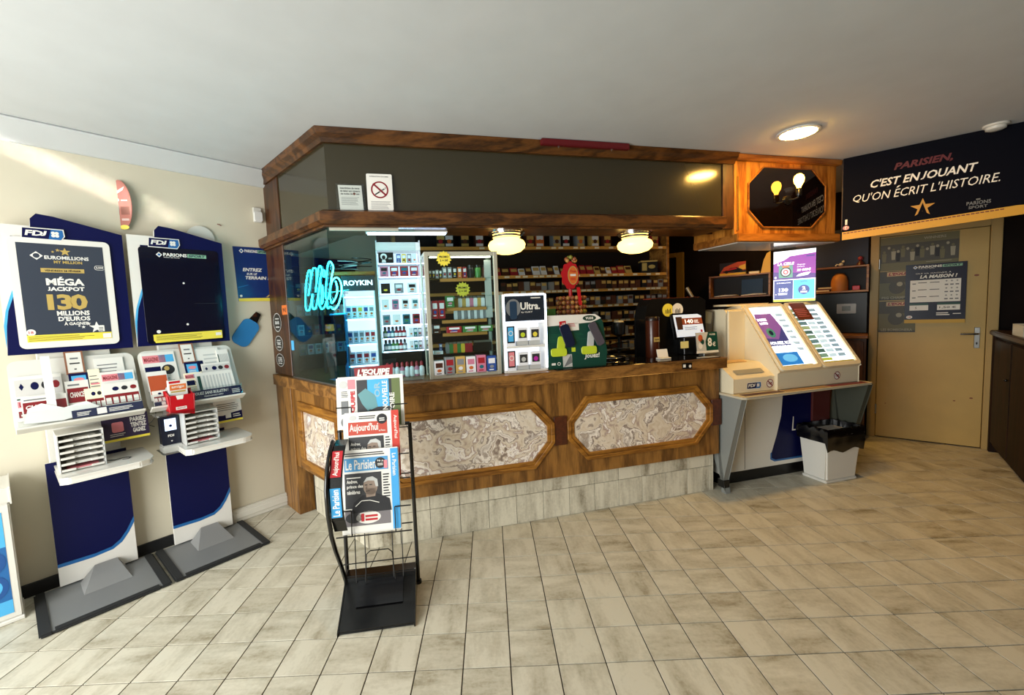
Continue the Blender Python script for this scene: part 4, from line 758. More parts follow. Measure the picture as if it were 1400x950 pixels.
for r, (z, n) in enumerate(((1.1655, 4), (1.3105, 5), (1.4805, 5))):
    for i in range(n):
        box_item(F.sub(.012 + i * .186 / n, -.06, z), .17 / n, .03, .085, 3, 'white vape carton, %s from left, on the %s shelf of the lit stand' % (ORD[i], ('lowest', 'middle', 'upper')[r]), 'carton', face=random.choice((0, 0, 4, 6, 8)))
bx('base_carton', F, t, .012, .19, -.14, -.02, TOP + .001, TOP + .07, PALS[8], .002)

# ---- B: white tiered vape tower
F = CF.sub(.155, -.25)
t = thing('vape_tower', F.sub(0, 0, TOP), 'tall white tiered vape tower left of the silver glass cabinet', 'display')
for a, b in ((0, .008), (.29, .298)): bx('side', F, t, a, b, -.18, -.01, TOP, 2.0, TRAYW, .001)
bx('back', F, t, .008, .29, -.18, -.172, TOP, 2.0, LIT, 0); bx('header', F, t, 0, .298, -.16, .005, 1.93, 1.985, WHITEG, .002)
TZ = (1.245, 1.335, 1.425, 1.53, 1.64, 1.755, 1.845)
for z in TZ:
    s = bx('shelf', F, t, .008, .29, -.17, .0, z - .008, z, TRAYW, .001); bx('led_edge', F, s, .012, .286, .0, .003, z - .008, z - .001, LITS, 0)
bx('dark_cover', F, t, -.002, .30, -.14, .004, TOP + .001, 1.236, BLACK, .002)
p = MB(PAPER); p.text('18+', .02, 1.95, .05, 1.965, 1).lines(.08, 1.95, .27, 1.962, 1, .6, 1, .1); p.build('print', F.sub(0, .0052), t)
for i in range(8): bottle(F.sub(.03 + i * .033, .03, TOP), .10, 3 if i % 3 else 9, 0, 'red capped bottle, %s from left, in front of the vape tower' % ORD[i])
for r, z in enumerate(TZ[:2]):
    for i in range(6): bottle(F.sub(.03 + i * .026, -.06, z + .0005), .078, (5, 4, 1, 0, 0, 0)[i] if r else (1, 1, 5, 5, 0, 8)[i], 2, 'small dark dropper bottle, %s from left, on the %s tower shelf' % (ORD[i], ('lowest', 'second')[r]))
    for i in range(3): box_item(F.sub(.195 + i * .03, -.06, z + .0005), .026, .02, .06, (3, 1, 8)[i], '%s carton at the right of the %s tower shelf' % (('white', 'teal', 'grey')[i], ('lowest', 'second')[r]), 'carton')
for r, z in enumerate(TZ[2:6]):
    w = (.05, .045, .06, .055)[r]
    for i in range(4 if r != 2 else 3):
        ci = random.choice((3, 8, 2, 1, 9, 0, 11)); box_item(F.sub(.02 + i * (.27 / (4 if r != 2 else 3)), -.05, z + .0005), w, .03, .07, ci, '%s vape carton, %s from left, on the %s tower shelf' % (PN[ci], ORD[i], ORD[r + 2]), 'carton', face=random.choice((3, 2, 1)))
G = F.sub(.015, -.03, TZ[6] + .0005); o = tag(MB(BLACK).box(0, .10, -.006, 0, 0, .075).build('portrait_card', G), 'black card with a white figure at the top of the vape tower', 'card'); p = MB(PAPER); p.flat(ell(.035, .048, .022, .02), 1).m(BLACK).flat(ell(.035, .042, .012, .014), 2).m(PAPER).flat([(.02, .008), (.05, .008), (.045, .026), (.025, .026)], 1).lines(.065, .03, .09, .04, 2, .5, 1, 0); p.build('print', G.sub(0, .0063), o)
for i in range(4): ci = (4, 6, 8, 3)[i]; box_item(F.sub(.135 + i * .036, -.05, TZ[6] + .0005), .03, .02, .065, ci, '%s sample box beside the black portrait card' % PN[ci], 'box')

# ---- C: silver framed glass cabinet
F = CF.sub(.445, .03)
t = thing('glass_cabinet', F.sub(0, 0, TOP), 'silver framed glass display cabinet with lighters on the counter', 'cabinet')
for a, b in ((0, .026), (.452, .478)): bx('frame_post', F, t, a, b, -.022, 0, TOP, 1.88, ALU, .002)
for a, b in ((1.852, 1.88), (TOP, 1.096)): bx('frame_rail', F, t, .026, .452, -.022, 0, a, b, ALU, .002)
for a in (0, .458):
    bx('rear_post', F, t, a, a + .02, -.24, -.222, TOP, 1.88, ALU, .002); bx('top_rail', F, t, a, a + .02, -.222, -.022, 1.86, 1.88, ALU, .002)
bx('top_plate', F, t, .02, .458, -.24, -.022, 1.868, 1.88, ALU, .001); bx('floor_plate', F, t, .02, .458, -.24, -.022, TOP, 1.085, WHITE, .001)
MB(GLASS).box(.026, .452, .008, .013, 1.096, 1.852).build('front_pane', F, t); MB(GLASS).box(.004, .008, .024, .22, 1.09, 1.866).build('side_pane', F, t); MB(GLASS).box(.468, .472, .024, .22, 1.09, 1.866).build('side_pane', F, t)
bx('added_fill_strip', F, t, .04, .44, -.045, -.03, 1.846, 1.8515, M('added_fill_glow', 'fff0d8', .4, emit=14), 0)  # glowing strip added under the top rail to brighten the cabinet's contents
CZ = (1.225, 1.36, 1.445, 1.525, 1.60, 1.715)
for z in CZ:
    s = MB(GLASS).box(.022, .456, .04, .232, z - .005, z).build('shelf', F, t)
    if z not in (1.225, 1.60): bx('price_strip', F, s, .10, .40, -.045, -.04, z - .022, z - .001, M('price_strip_tan', 'b8803f', .5), 0)
for i in range(7): lighter(F.sub(.13 + i * .026, -.07, CZ[0] + .0005), (8, 5, 7, 5, 6, 0, 0)[i], '%s lighter, %s from left, on the lower cabinet shelf' % (PN[(8, 5, 7, 5, 6, 0, 0)[i]], ORD[i]), 'coloured lighters')
for i in range(6): lighter(F.sub(.325 + i * .02, -.09, CZ[0] + .0005), 2, 'black lighter, %s from left, on the lower cabinet shelf' % ORD[i], 'black lighters')
for i in range(3): ci = (0, 5, 5)[i]; box_item(F.sub(.125 + i * .105, -.06, CZ[1] + .0005), .095, .05, .04, ci, '%s rolling paper carton, %s from left, in the glass cabinet' % (PN[ci], ORD[i]), 'carton')
box_item(F.sub(.035, -.07, CZ[1] + .0005), .05, .05, .06, 10, 'small brown carton at the left of the rolling papers', 'carton')
for i in range(2): box_item(F.sub(.035 + i * .045, -.06, CZ[2] + .012), .04, .04, .115, 0, 'tall dark red carton, %s from left, in the glass cabinet' % ORD[i], 'carton')
box_item(F.sub(.13, -.07, CZ[3] + .0005), .055, .04, .075, 5, 'pale green carton beside the tall red cartons', 'carton')
for i in range(10): lighter(F.sub(.20 + i * .022, -.08, CZ[2] + .0005), (3, 8)[i % 2], '%s lighter, %s from left, on the third cabinet shelf' % (PN[(3, 8)[i % 2]], ORD[i]), 'plain lighters')
for i in range(8): ci = (11, 3, 11, 3, 9, 3, 11, 3)[i]; lighter(F.sub(.205 + i * .026, -.08, CZ[3] + .0005), ci, '%s lighter, %s from left, on the fourth cabinet shelf' % (PN[ci], ORD[i]), 'pale lighters')
for i in range(5): ci = (8, 8, 2, 7, 0)[i]; box_item(F.sub(.12 + i * .033, -.07, CZ[5] + .0005), .026, .03, .07, ci, '%s tin, %s from left, on the top cabinet shelf' % (PN[ci], ORD[i]), 'tin')
for i in range(3):
    f_ = F.sub(.315 + i * .05, -.09, CZ[5] + .0005); o = thing('tobacco_jar', f_, 'dark tobacco jar, %s from left, on the top cabinet shelf' % ORD[i], 'jar'); MB(PALS[(2, 5, 10)[i]]).lathe([(.021, 0), (.022, .004), (.022, .062), (.018, .07)], 14).build('jar', f_, o); MB(BLACK).lathe([(.021, .0705), (.021, .086), (.0001, .087)], 14).build('lid', f_, o)
for i in range(4): ci = (2, 2, 8, 2)[i]; box_item(F.sub(.03 + i * .022, -.06, CZ[5] + .0005), .019, .02, .055, ci, '%s vape pack, %s from left, at the left of the top cabinet shelf' % (PN[ci], ORD[i]), 'pack')
box_item(F.sub(.035, -.08, CZ[0] + .0005), .06, .05, .022, 3, 'flat white blue box at the left of the lighters', 'box'); box_item(F.sub(.075, -.06, CZ[0] + .023), .018, .015, .045, 4, 'small blue tube standing on the flat white box', 'tube')
for i in range(6):
    ci = (3, 8, 11, 3, 9, 4)[i]; box_item(F.sub(.03 + i * .07, -.06, 1.0855), .062, .06, (.10, .12, .12, .115, .12, .11)[i], ci, '%s product pack, %s from left, on the cabinet floor' % (PN[ci], ORD[i]), 'pack', face=(10, 0, 8, 9, 0, 3)[i])
for k, (x, z) in enumerate(((.125, 1.835), (.245, 1.64))):
    f_ = F.sub(x, .003 if k == 0 else -.03, z); o = tag(MB(YEL).prism(starp(0, 0, .05, .039, 14), -.002, 0).build('price_star', f_), ('yellow starburst price card stuck to the cabinet top rail' if k == 0 else 'yellow starburst price card inside the glass cabinet'), 'card'); p = MB(INK); p.text('PROMO', -.03, .004, .03, .018, 1, .03).text('2 = 5€', -.026, -.018, .026, -.004, 1, .03); p.build('print', f_.sub(0, .0022), o)
bx('price_column', F, t, .40, .445, -.055, -.05, 1.45, 1.83, LGREY, 0)

# ---- D: white lit display with dark header
F = CF.sub(.945, .03)
t = thing('pod_display', F.sub(0, 0, TOP), 'white lit counter display reading Ultra next to the glass cabinet', 'display')
bx('carcass_back', F, t, 0, .312, -.14, -.13, TOP, 1.60, LIT, 0)
for a, b in ((0, .016), (.296, .312)): bx('side', F, t, a, b, -.13, 0, TOP, 1.60, WHITEG, .003); bx('light_edge', F, t, a + .002, b - .002, 0, .003, 1.09, 1.59, LITS, 0)
for z in (TOP, 1.235, 1.40, 1.585): bx('shelf', F, t, .016, .296, -.13, .001, z, z + .015, WHITEG, .001)
bx('light_edge', F, t, .016, .296, .001, .003, 1.587, 1.598, LITS, 0); bx('light_edge', F, t, .016, .296, .001, .003, 1.402, 1.413, LITS, 0)
h = bx('header', F, t, .018, .294, -.01, 0, 1.417, 1.583, M('header_slate', '1c2530', .25), 0)
p = MB(GREYP); p.flat(ell(.075, 1.505, .052, .06), 1).m(M('pod_blue', '22384e', .3)).flat(rrect(.05, 1.43, .10, 1.55, .015), 2).m(PAPER).text('Ultra.', .125, 1.49, .265, 1.54, 1, .03).text('by CLIKY', .13, 1.467, .21, 1.48, 1, .01).rect(.20, 1.565, .27, 1.572, 1); p.build('print', F.sub(0, .0005), h)
for r, z in enumerate((1.0845, 1.251)):
    n = ('lower', 'upper')[r]
    f_ = F.sub(.022, -.01, z); o = tag(MB(PALS[3]).box(0, .058, -.008, 0, 0, .135).build('device_card', f_), 'tall device card at the left of the %s lit niche' % n, 'card'); p = MB(BLACK); p.rect(.003, .02, .055, .132, 1).m(SKYB if r else PINK).rect(.01, .03, .048, .125, 2).m(PAPER).ring(.029, .085, .012, .017, 3); p.build('print', f_.sub(0, .0083), o)
    for i in range(2):
        f_ = F.sub(.10 + i * .088, -.02, z + .03); o = tag(MB(PALS[3]).box(0, .07, -.02, 0, 0, .09).build('pod_box', f_), 'white pod box on the %s of the %s lit niche' % (('left', 'right')[i], n), 'box'); p = MB(DGREY); p.rect(.008, .02, .062, .075, 1).m((LIME, YEL, LGREY, M('magenta_print', 'b02a9a', .4))[(0, 1, 2, 3)[(1 - r) * 2 + i]]).flat(ell(.035, .042, .016), 2); p.build('print', f_.sub(0, .0203), o)
        bx('riser', F, t, .095 + i * .088, .175 + i * .088, -.045, -.015, z + .0005, z + .029, LGREY, 0)
# ---- E: green display card
F = CF.sub(1.262, .03, TOP, rx=-4); t = thing('green_display_card', F, 'dark green cardboard display reading Jouez beside the lit display', 'display')
MB(GREEN).prism([(0, .002), (.435, .002), (.45, .10), (.43, .31), (.405, .35), (.37, .372), (0, .375)], -.003, 0).build('card', F, t); bx('card_side', F, t, 0, .003, -.10, -.004, .002, .35, GREEN, 0)
p = MB(PAPER); p.flat([(0, .30), (.34, .315), (.415, .34), (.405, .35), (.37, .372), (0, .375)], 1).flat([(.11, .26), (.24, .265), (.24, .315), (.11, .315)], 1).m(RED).flat([(.095, .285), (.145, .29), (.143, .335), (.093, .33)], 2).m(PAPER).text('-18', .102, .295, .137, .322, 3, .03).m(RED).lines(.155, .292, .22, .32, 3, .4, 2, .2)
p.m(M('logo_green', '12382c', .4)).flat(ell(.325, .345, .052, .02, 20), 2).m(PAPER).text('vuse', .295, .336, .355, .354, 3, .02).text('Jouez!', .27, .055, .39, .10, 1, .03, .15).rect(.02, .03, .05, .045, 1).ring(.075, .038, .008, .012, 1).m(LGREY).rect(.105, .012, .175, .10, 1).m(GREYP).flat([(.11, .012), (.14, .06), (.17, .1), (.175, .04)], 2).m(LIME).rect(.175, .115, .205, .145, 1)
p.m(M('moss_print', '1f5a3f', .4)).lines(.01, .19, .35, .25, 6, .3, 1, .4); p.build('print', F.sub(0, .0033), t)
def dev(x, z, rz, mat, name, w, h, lay): return MB(mat).prism(rrect(-w / 2, 0, w / 2, h, min(w, h) * .3), -.008, 0).build(name, F.sub(x, .004 + lay * .004, z, ry=rz), t, .003)
dev(.085, .10, 10, LIME, 'cutout_pod', .05, .125, 0); dev(.02, .118, 90, LIME, 'cutout_pod', .05, .11, 1); dev(.165, .155, -18, M('device_navy', '101a34', .25), 'cutout_device', .065, .155, 3)
dev(.315, .13, 8, LGREY, 'cutout_pod', .042, .12, 0); dev(.25, .12, 90, LIME, 'cutout_pod', .05, .11, 1); dev(.40, .155, -25, M('device_grey', '4a4650', .3), 'cutout_device', .055, .17, 3)
# small green box behind
bx_ = box_item(CF.sub(1.27, -.14, TOP), .10, .06, .42, 5, 'dark green carton standing behind the green display', 'carton')
# ---- candy stand
F = CF.sub(1.57, -.25, TOP); t = thing('candy_stand', F, 'red and gold candy stand holding rows of wrapped sweets', 'stand')
MB(RED).lathe([(.06, 0), (.06, .01), (.014, .02), (.014, .76), (.0001, .765)], 14).build('pole', F, t)
MB(RED).prism([(.07 * math.cos(a) * (1 + .06 * math.sin(9 * a)) - .01, .665 + .10 * math.sin(a) * (1 + .06 * math.sin(9 * a))) for a in [2 * math.pi * i / 60 for i in range(60)]], -.03, -.02).build('rosette', F, t)
p = MB(GOLD); p.flat(ell(.01, .665, .042, .07), 1).m(ORANGE).flat(ell(.01, .665, .036, .062), 2).m(RED).text('Chupa', -.015, .685, .038, .705, 3, .03).m(PAPER).rect(-.012, .66, .034, .675, 3).m(RED).lines(-.01, .63, .032, .652, 2, .5, 3, 0); p.build('print', F.sub(0, .0305), t)
MB(RED).prism([(-.005, .57), (.02, .57), (.035, .44), (.01, .44)], -.12, -.115).build('ribbon', F, t)
rb_ = MB(BROWN).lathe([(.088, .30), (.09, .305), (.09, .48), (.086, .485)], 20); rb_.build('drum', F, t)
cm = [MB(m_).ball((0, 0, 0), .0165, 10, 6).mesh('sweet') for m_ in (M('sweet_gold', 'a8793f', .25), M('sweet_copper', '8a4a2c', .25), M('sweet_green', '7a7a30', .25))]
k = 0
for r in range(6):
    for i in range(11):
        a = math.radians(180 + 18 * i); o = put('sweet', cm[(i + r) % 2 if i < 7 else 2 - (r % 2)], F.sub(.104 * math.cos(a), -.104 * math.sin(a), .325 + r * .034)); k += 1
        tag(o, 'foil wrapped sweet, %s from left in the %s row up the candy stand' % (ORD[i], ORD[r]), 'sweet', 'sweets on the candy stand')
for i in range(7):
    a = i * .9; o = put('sweet', cm[i % 3], F.sub(.035 * math.cos(a), .02 + .02 * math.sin(a), .775 + .012 * (i % 3))); tag(o, '%s foil wrapped sweet heaped on top of the candy stand' % ('rightmost gold', 'copper', 'green', 'rear gold', 'left copper', 'left green', 'front gold')[i], 'sweet', 'sweets on top of the candy stand')

# ---- shelf with clutter behind the slanted glass and a low display by the wall
F = LW.sub(.95, .22)
t = thing('wall_vape_rack', F.sub(0, 0, TOP), 'dim vape rack on the left wall behind the slanted glass', 'rack')
bx('back', F, t, 0, .62, -.215, -.20, TOP, 1.98, NAVY2, 0)
WZ = (1.20, 1.36, 1.52, 1.70, 1.86)
for z in WZ: bx('shelf', F, t, 0, .62, -.20, -.08, z - .01, z, DGREY, .001)
bx('header', F, t, 0, .62, -.20, -.17, 1.92, 2.0, NAVY, .002)
for r, z in enumerate(WZ[:4]):
    for i in range(9):
        ci = random.choice((3, 8, 3, 2, 1, 0, 11)); box_item(F.sub(.02 + i * .066, -.15, z + .0005), .05, .03, .085, ci, '%s pack, %s from left, on the %s shelf of the dim wall rack' % (PN[ci], ORD[i], ('lowest', 'second', 'third', 'fourth')[r]), 'pack', face=(8, 4)[i % 2])
f_ = CH.sub(.83, -.13, TOP); t = thing('blue_display_panel', f_, 'translucent blue acrylic display panel below the neon sign', 'display'); MB(glass('blue_acrylic', (.22, .62, .80), 1.0)).box(0, .22, 0, .012, .004, .44).build('panel', f_, t); bx('foot', f_, t, -.01, .23, -.05, .03, 0, .0035, SKYB, 0); bx('top_rail', f_, t, -.01, .23, -.014, .002, .441, .452, SKYB, .002)
o = thing('spray_bottle', CH.sub(.93, -.20, TOP), 'white spray bottle behind the slanted glass', 'bottle'); MB(WHITE).lathe([(.03, 0), (.032, .01), (.032, .09), (.014, .13), (.013, .14)], 16).build('body', CH.sub(.93, -.20, TOP), o); MB(WHITE).lathe([(.015, .1405), (.013, .17), (.006, .22), (.0001, .222)], 12).build('nozzle', CH.sub(.93, -.20, TOP), o)
t = thing('clutter_shelf', CF.sub(-.3, -.62, 1.80), 'high wooden shelf holding coiled wires behind the glass corner', 'shelf'); bx('board', CF, t, -.28, .14, -.75, -.55, 1.80, 1.825, SHELFW, .002); bx('post', CF, t, -.28, -.26, -.75, -.72, TOP, 1.80, DARKW, 0); bx('post', CF, t, .10, .12, -.75, -.72, TOP, 1.80, DARKW, 0)
for k in range(3):
    pts = [(-.15 + .1 * k + .07 * math.cos(a * 1.3), .64 + .05 * math.sin(a), 1.83 + .0025 * i + .02 * k) for i, a in enumerate([j * .5 for j in range(26)])]; tag(MB((BLACK, LGREY, BLACK)[k]).tube(pts, .004, 5).build('coiled_wire', CF), ('black wire coil at the left of the high shelf', 'pale grey wire coil in the middle of the high shelf', 'black wire coil at the right of the high shelf')[k], 'wire')

# ---- neon sign
NE = M('neon_cyan', '2ee6f4', .4, emit=28)
F = CH.sub(0, -.05)
ns = thing('neon_sign', CH.sub(.6, -.05, 1.53), 'glowing cyan neon script sign behind the slanted glass', 'neon sign')
N1 = [(0.715, 1.818), (0.664, 1.75), (0.632, 1.651), (0.622, 1.564), (0.664, 1.55), (0.7, 1.576), (0.755, 1.658), (0.735, 1.595), (0.742, 1.565), (0.77, 1.556), (0.804, 1.577), (0.848, 1.658), (0.905, 1.765), (0.93, 1.81), (0.905, 1.832), (0.875, 1.809), (0.806, 1.67), (0.833, 1.736), (0.847, 1.812), (0.808, 1.828), (0.774, 1.805), (0.683, 1.653), (0.738, 1.744), (0.75, 1.807)]
N2 = [(0.911, 1.721), (0.865, 1.657), (0.859, 1.589), (0.893, 1.552), (0.94, 1.567), (0.985, 1.611), (0.975, 1.575), (0.988, 1.553), (1.032, 1.563), (1.051, 1.549), (1.092, 1.547), (1.148, 1.581), (1.191, 1.637), (1.198, 1.685), (1.175, 1.722), (1.132, 1.737), (1.079, 1.721), (1.038, 1.665), (1.038, 1.6), (1.057, 1.585), (1.114, 1.619), (1.141, 1.667), (1.125, 1.715)]
N3 = [(1.052, 1.844), (1.015, 1.814), (0.984, 1.724), (0.957, 1.632), (0.987, 1.612), (1.029, 1.674), (1.061, 1.741), (1.096, 1.796), (1.085, 1.825)]
N4 = [(0.925, 1.705), (0.933, 1.653), (0.918, 1.601), (0.894, 1.588), (0.902, 1.635)]; N5 = [(.94, 1.765), (.968, 1.76), (.975, 1.79), (.945, 1.80)]
def smooth(P, closed, n=4):
    out = []; N = len(P); g_ = lambda i: P[i % N] if closed else P[max(0, min(N - 1, i))]
    for i in range(N if closed else N - 1):
        a, b, c, d = g_(i - 1), g_(i), g_(i + 1), g_(i + 2)
        for k in range(n):
            u = k / n; out.append(tuple(.5 * (2 * b[j] + (c[j] - a[j]) * u + (2 * a[j] - 5 * b[j] + 4 * c[j] - d[j]) * u * u + (3 * b[j] - a[j] - 3 * c[j] + d[j]) * u ** 3) for j in (0, 1)))
    if not closed: out.append(P[-1])
    return out
for i, (P, cl_) in enumerate(((N1, True), (N2, False), (N3, True), (N4, True), (N5, True))): MB(NE).tube([(x, -.004 * (i % 2), z) for x, z in smooth(P, cl_)], .0044, 6, cl_).build('neon_tube', F, ns)
for x_, z_ in ((.70, 1.70), (.90, 1.60), (1.06, 1.74), (1.17, 1.64)): MB(STEEL).tube([(x_, .0, z_), (x_, .05, z_)], .002, 6).build('standoff', F, ns)
MB(STEEL).tube([(.64, .05, 1.66), (1.19, .05, 1.66)], .003, 6).build('mounting_bar', F, ns)
# stickers and price tag on the pillar
for i, (z, r) in enumerate(((1.475, .072), (1.315, .058), (1.185, .05))):
    f_ = CH.sub(.205, .0085, z); o = tag(MB(M('sticker_black', '0c0d10', .35)).prism(ell(0, 0, .085, r, 24), -.001, 0).build('oval_sticker', f_), '%s of the three black oval stickers on the pillar' % ('topmost', 'middle one', 'lowest')[i], 'sticker', 'oval stickers')
    p = MB(LGREY); p.ring(0, 0, r * .93, r * 1.0, 1, 24, .085 / r); p.text(('BAR', 'TABAC', 'LOTO')[i], -.045, -.014, .045, .012, 1, .04).lines(-.04, -.04 * r / .072, .04, -.022 * r / .072, 1, .5, 1, 0).lines(-.04, .024 * r / .072, .04, .04 * r / .072, 1, .5, 1, 0); p.build('print', f_.sub(0, .0013), o)
f_ = CH.sub(.325, .0085, 1.53); o = tag(MB(ORANGE).box(0, .10, -.001, 0, 0, .07).build('price_tag', f_), 'orange price tag on the pillar beside the ovals', 'tag'); p = MB(INK); p.text('9 €', .02, .018, .08, .052, 1, .03); p.build('print', f_.sub(0, .0013), o)
f_ = CH.sub(.445, .004, 1.27); o = tag(MB(SKYB).box(0, .05, -.001, 0, 0, .07).build('small_sticker', f_), 'pale blue sticker at the edge of the slanted glass', 'sticker')
# ================================================================== CASH DESK
F = CF.sub(2.20, -.25, 1.0746)
t = thing('till_terminal', F, 'black till terminal with a tilted customer screen on the cash desk', 'till')
MB(BLACK).prism([(.0, .0), (.56, 0), (.56, .43), (.515, .455), (.06, .455), (.02, .40), (.0, .30)], -.03, .12).build('housing', F, t, .006, 2)
bx('red_top_edge', F, t, .065, .51, -.10, .028, .4555, .462, M('till_red', '8a3420', .4), .002)
S = F.sub(.235, .10, .145, rx=-14, rz=6); scn = MB(BLACKG).prism(rrect(-.012, -.012, .305, .195, .008), 0, .02).build('customer_screen', S, t, .003)
p = MB(M('till_screen_lit', 'b9c6d6', .3, emit=.75)); p.rect(0, 0, .293, .183, 1).m(M('till_screen_brown', '7a3a1e', .3, emit=.5)).rect(.05, .098, .293, .152, 2).m(M('till_screen_photo', '3a2418', .3, emit=.3)).flat([(.02, .06), (.075, .06), (.085, .165), (.02, .165)], 3).m(M('till_screen_white', 'f3f3ee', .3, emit=1.0)).text('140', .11, .108, .195, .142, 3, .02).lines(.205, .11, .26, .14, 3, .35, 3, .3).m(GREYP).lines(.095, .055, .24, .085, 3, .3, 3, .3).m(RED).rect(.255, .03, .275, .05, 3); p.build('screen_image', S.sub(0, .0003), scn)
bx('screen_stand', F, t, .30, .45, .03, .10, .002, .14, BLACK, .004)
for i, (x, m_, c) in enumerate(((.205, YEL, 'yellow'), (.295, PAPER, 'white'))):
    f_ = F.sub(x, .0305, .365); o = MB(m_).prism(ell(0, 0, .052, .052, 24), -.001, 0).build('round_sticker', f_, t); p = MB(INK)
    for k in range(4): p.rect(-.022 + k * .013, -.028, -.015 + k * .013, .002 + .008 * (k % 2), 1)
    p.build('print', f_.sub(0, .0013), o)
f_ = F.sub(.265, .1005, .055); o = MB(M('sticky_note', 'd9cf86', .6)).box(0, .075, -.001, 0, 0, .055).build('sticky_note', f_.sub(0, .0), t)
F = CF.sub(2.225, -.17, 1.0746); t = thing('brown_canister', F, 'tall reddish brown cigar canister beside the till', 'canister')
MB(M('canister_brown', '3e1a0c', .25)).lathe([(.05, 0), (.052, .005), (.052, .285), (.05, .29)], 24).build('body', F, t); MB(M('canister_lid', '1c0d07', .3)).lathe([(.053, .2905), (.053, .315), (.048, .32), (.0001, .32)], 24).build('lid', F, t)
bx('badge', F, t, -.025, .025, .0505, .0535, .125, .16, GOLD, 0); p = MB(INK); p.text('PAPAI', -.02, .135, .02, .15, 1, .02); p.build('print', F.sub(0, .054), t)
F = CF.sub(2.165, .0, 1.0746); t = thing('card_holder', F, 'small white card holder at the front of the cash desk', 'holder'); bx('base', F, t, 0, .10, -.05, 0, 0, .012, WHITE, .002); MB(PAPER).box(.004, .096, -.004, 0, .012, .075).build('card', F.sub(0, -.03, 0, rx=-15), t)
F = CF.sub(2.56, -.06, 1.0746); t = thing('price_card', F, 'green and grey price card reading 8 euros on the cash desk', 'card')
bx('foot', F, t, .05, .15, -.06, .0, 0, .012, STEEL, .002); G = F.sub(0, -.02, .013, rx=-6); MB(GREYP).box(0, .20, -.004, 0, 0, .165).build('card', G, t); MB(PAPER).box(-.002, .202, -.006, .0, .0, .018).build('card_rail', G.sub(0, .001, 0), t)
p = MB(LGREY); p.rect(0, .018, .2, .165, 1).m(GREEN).flat([(.09, .018), (.2, .018), (.2, .165), (.115, .165), (.085, .09)], 2).m(PAPER).text('8', .105, .05, .145, .12, 3, .03).text('€', .15, .05, .178, .085, 3, .02).text('VUSE', .125, .138, .18, .152, 3, .02).m(M('flavour_orange', 'b5532c', .5)).flat(ell(.04, .12, .022, .028), 2).m(GREEN).flat(ell(.055, .09, .018, .022), 2).m(PAPER).flat(ell(.035, .06, .02, .025), 2); p.build('print', G.sub(0, .0045), t)
# payment terminal on an arm
F = CF.sub(2.735, -.40, 1.0); t = thing('payment_terminal', F, 'grey payment terminal held on a slanting metal arm', 'terminal')
MB(M('arm_brass_grey', '7d6f58', .35, .6)).tube([(.0, .0, .62), (.03, -.06, .50), (.055, -.10, .42)], [.016, .012, .008], 10).build('arm', F, t); MB(DGREY).prism(rrect(-.045, -.10, .045, .09, .012), -.02, .02).build('body', F.sub(.075, .13, .33, ry=14, rx=-12, rz=-14), t, .004); MB(M('terminal_face', '5d6058', .4)).prism(rrect(-.036, -.02, .036, .08, .006), -.0215, -.0202).build('face', F.sub(.075, .13, .33, ry=14, rx=-12, rz=-14), t)
MB(BLACK).tube([(.10, -.08, .25), (.12, -.05, .15), (.10, 0, .075)], .01, 8).build('post', F, t)
# cable heap and small tray left of the till
pts = [CF.m.inverted() @ CF.w(2.0 + .10 * math.cos(a) * (1 - .01 * i), -.30 + .10 * math.sin(a), 1.082 + .004 * i) for i, a in enumerate([k * .45 for k in range(32)])]
tag(MB(BLACK).tube(pts, .006, 6).build('cable_coil', CF), 'black cable coil lying on the desk left of the canister', 'cable')
F = CF.sub(1.80, -.25, 1.0746); o = thing('change_tray', F, 'dark oval change tray on the glass desk top', 'tray'); MB(BLACKG).prism(ell(.1, -.0, .12, .08, 28), 0, .012, 'z').build('dish', F, o, .003); MB(CHROME).tube([(x, y, .014) for x, y in ell(.1, 0, .118, .078, 28)], .003, 6, True).build('rim', F, o)
F = CF.sub(2.08, -.42, 1.0746); o = thing('black_lamp_head', F, 'black desk scanner with a pale cap beside the canister', 'scanner'); MB(BLACK).lathe([(.06, 0), (.06, .01), (.015, .02), (.012, .16), (.05, .18), (.055, .26), (.05, .28)], 18).build('stem', F, o); MB(CREAM).lathe([(.04, .2805), (.038, .292), (.0001, .295)], 18).build('cap', F, o)

# ================================================================== TOBACCO SHELVES
F = CF.sub(0, -1.2)
t = thing('tobacco_shelves', F.sub(.3, 0, 0), 'tall wooden tobacco shelves filling the wall behind the counter', 'shelves')
bx('back', F, t, .30, 3.16, -.31, -.29, .02, 2.5, M('shelf_back_dark', '120a06', .6), 0); bx('side', F, t, 3.135, 3.165, -.29, .01, .0, 2.5, SHELFW, .002); bx('side', F, t, .30, .33, -.29, .01, 0, 2.5, SHELFW, .002)
SZ = (1.055, 1.205, 1.36, 1.515, 1.675, 1.825, 2.10)
STRIP = M('price_strip_orange', 'cf9544', .45); TAGW = M('price_tag_white', 'f0e6c8', .5)
tagm = MB(TAGW).box(0, .05, -.0012, 0, 0, .018).mesh('price_tag')
for k, z in enumerate(SZ):
    s = bx('shelf', F, t, .33, 3.135, -.29, .0, z - .018, z, SHELFW, .001); bx('price_strip', F, s, .33, 3.135, .0, .004, z - .028, z + .002, STRIP, 0)
    x = 1.1
    while x < 3.08:
        put('price_tag', tagm, F.sub(x, .0045, z - .022), s) if s.parent else None
        x += random.choice((.062, .075, .075, .11, .16))
_PK = {}
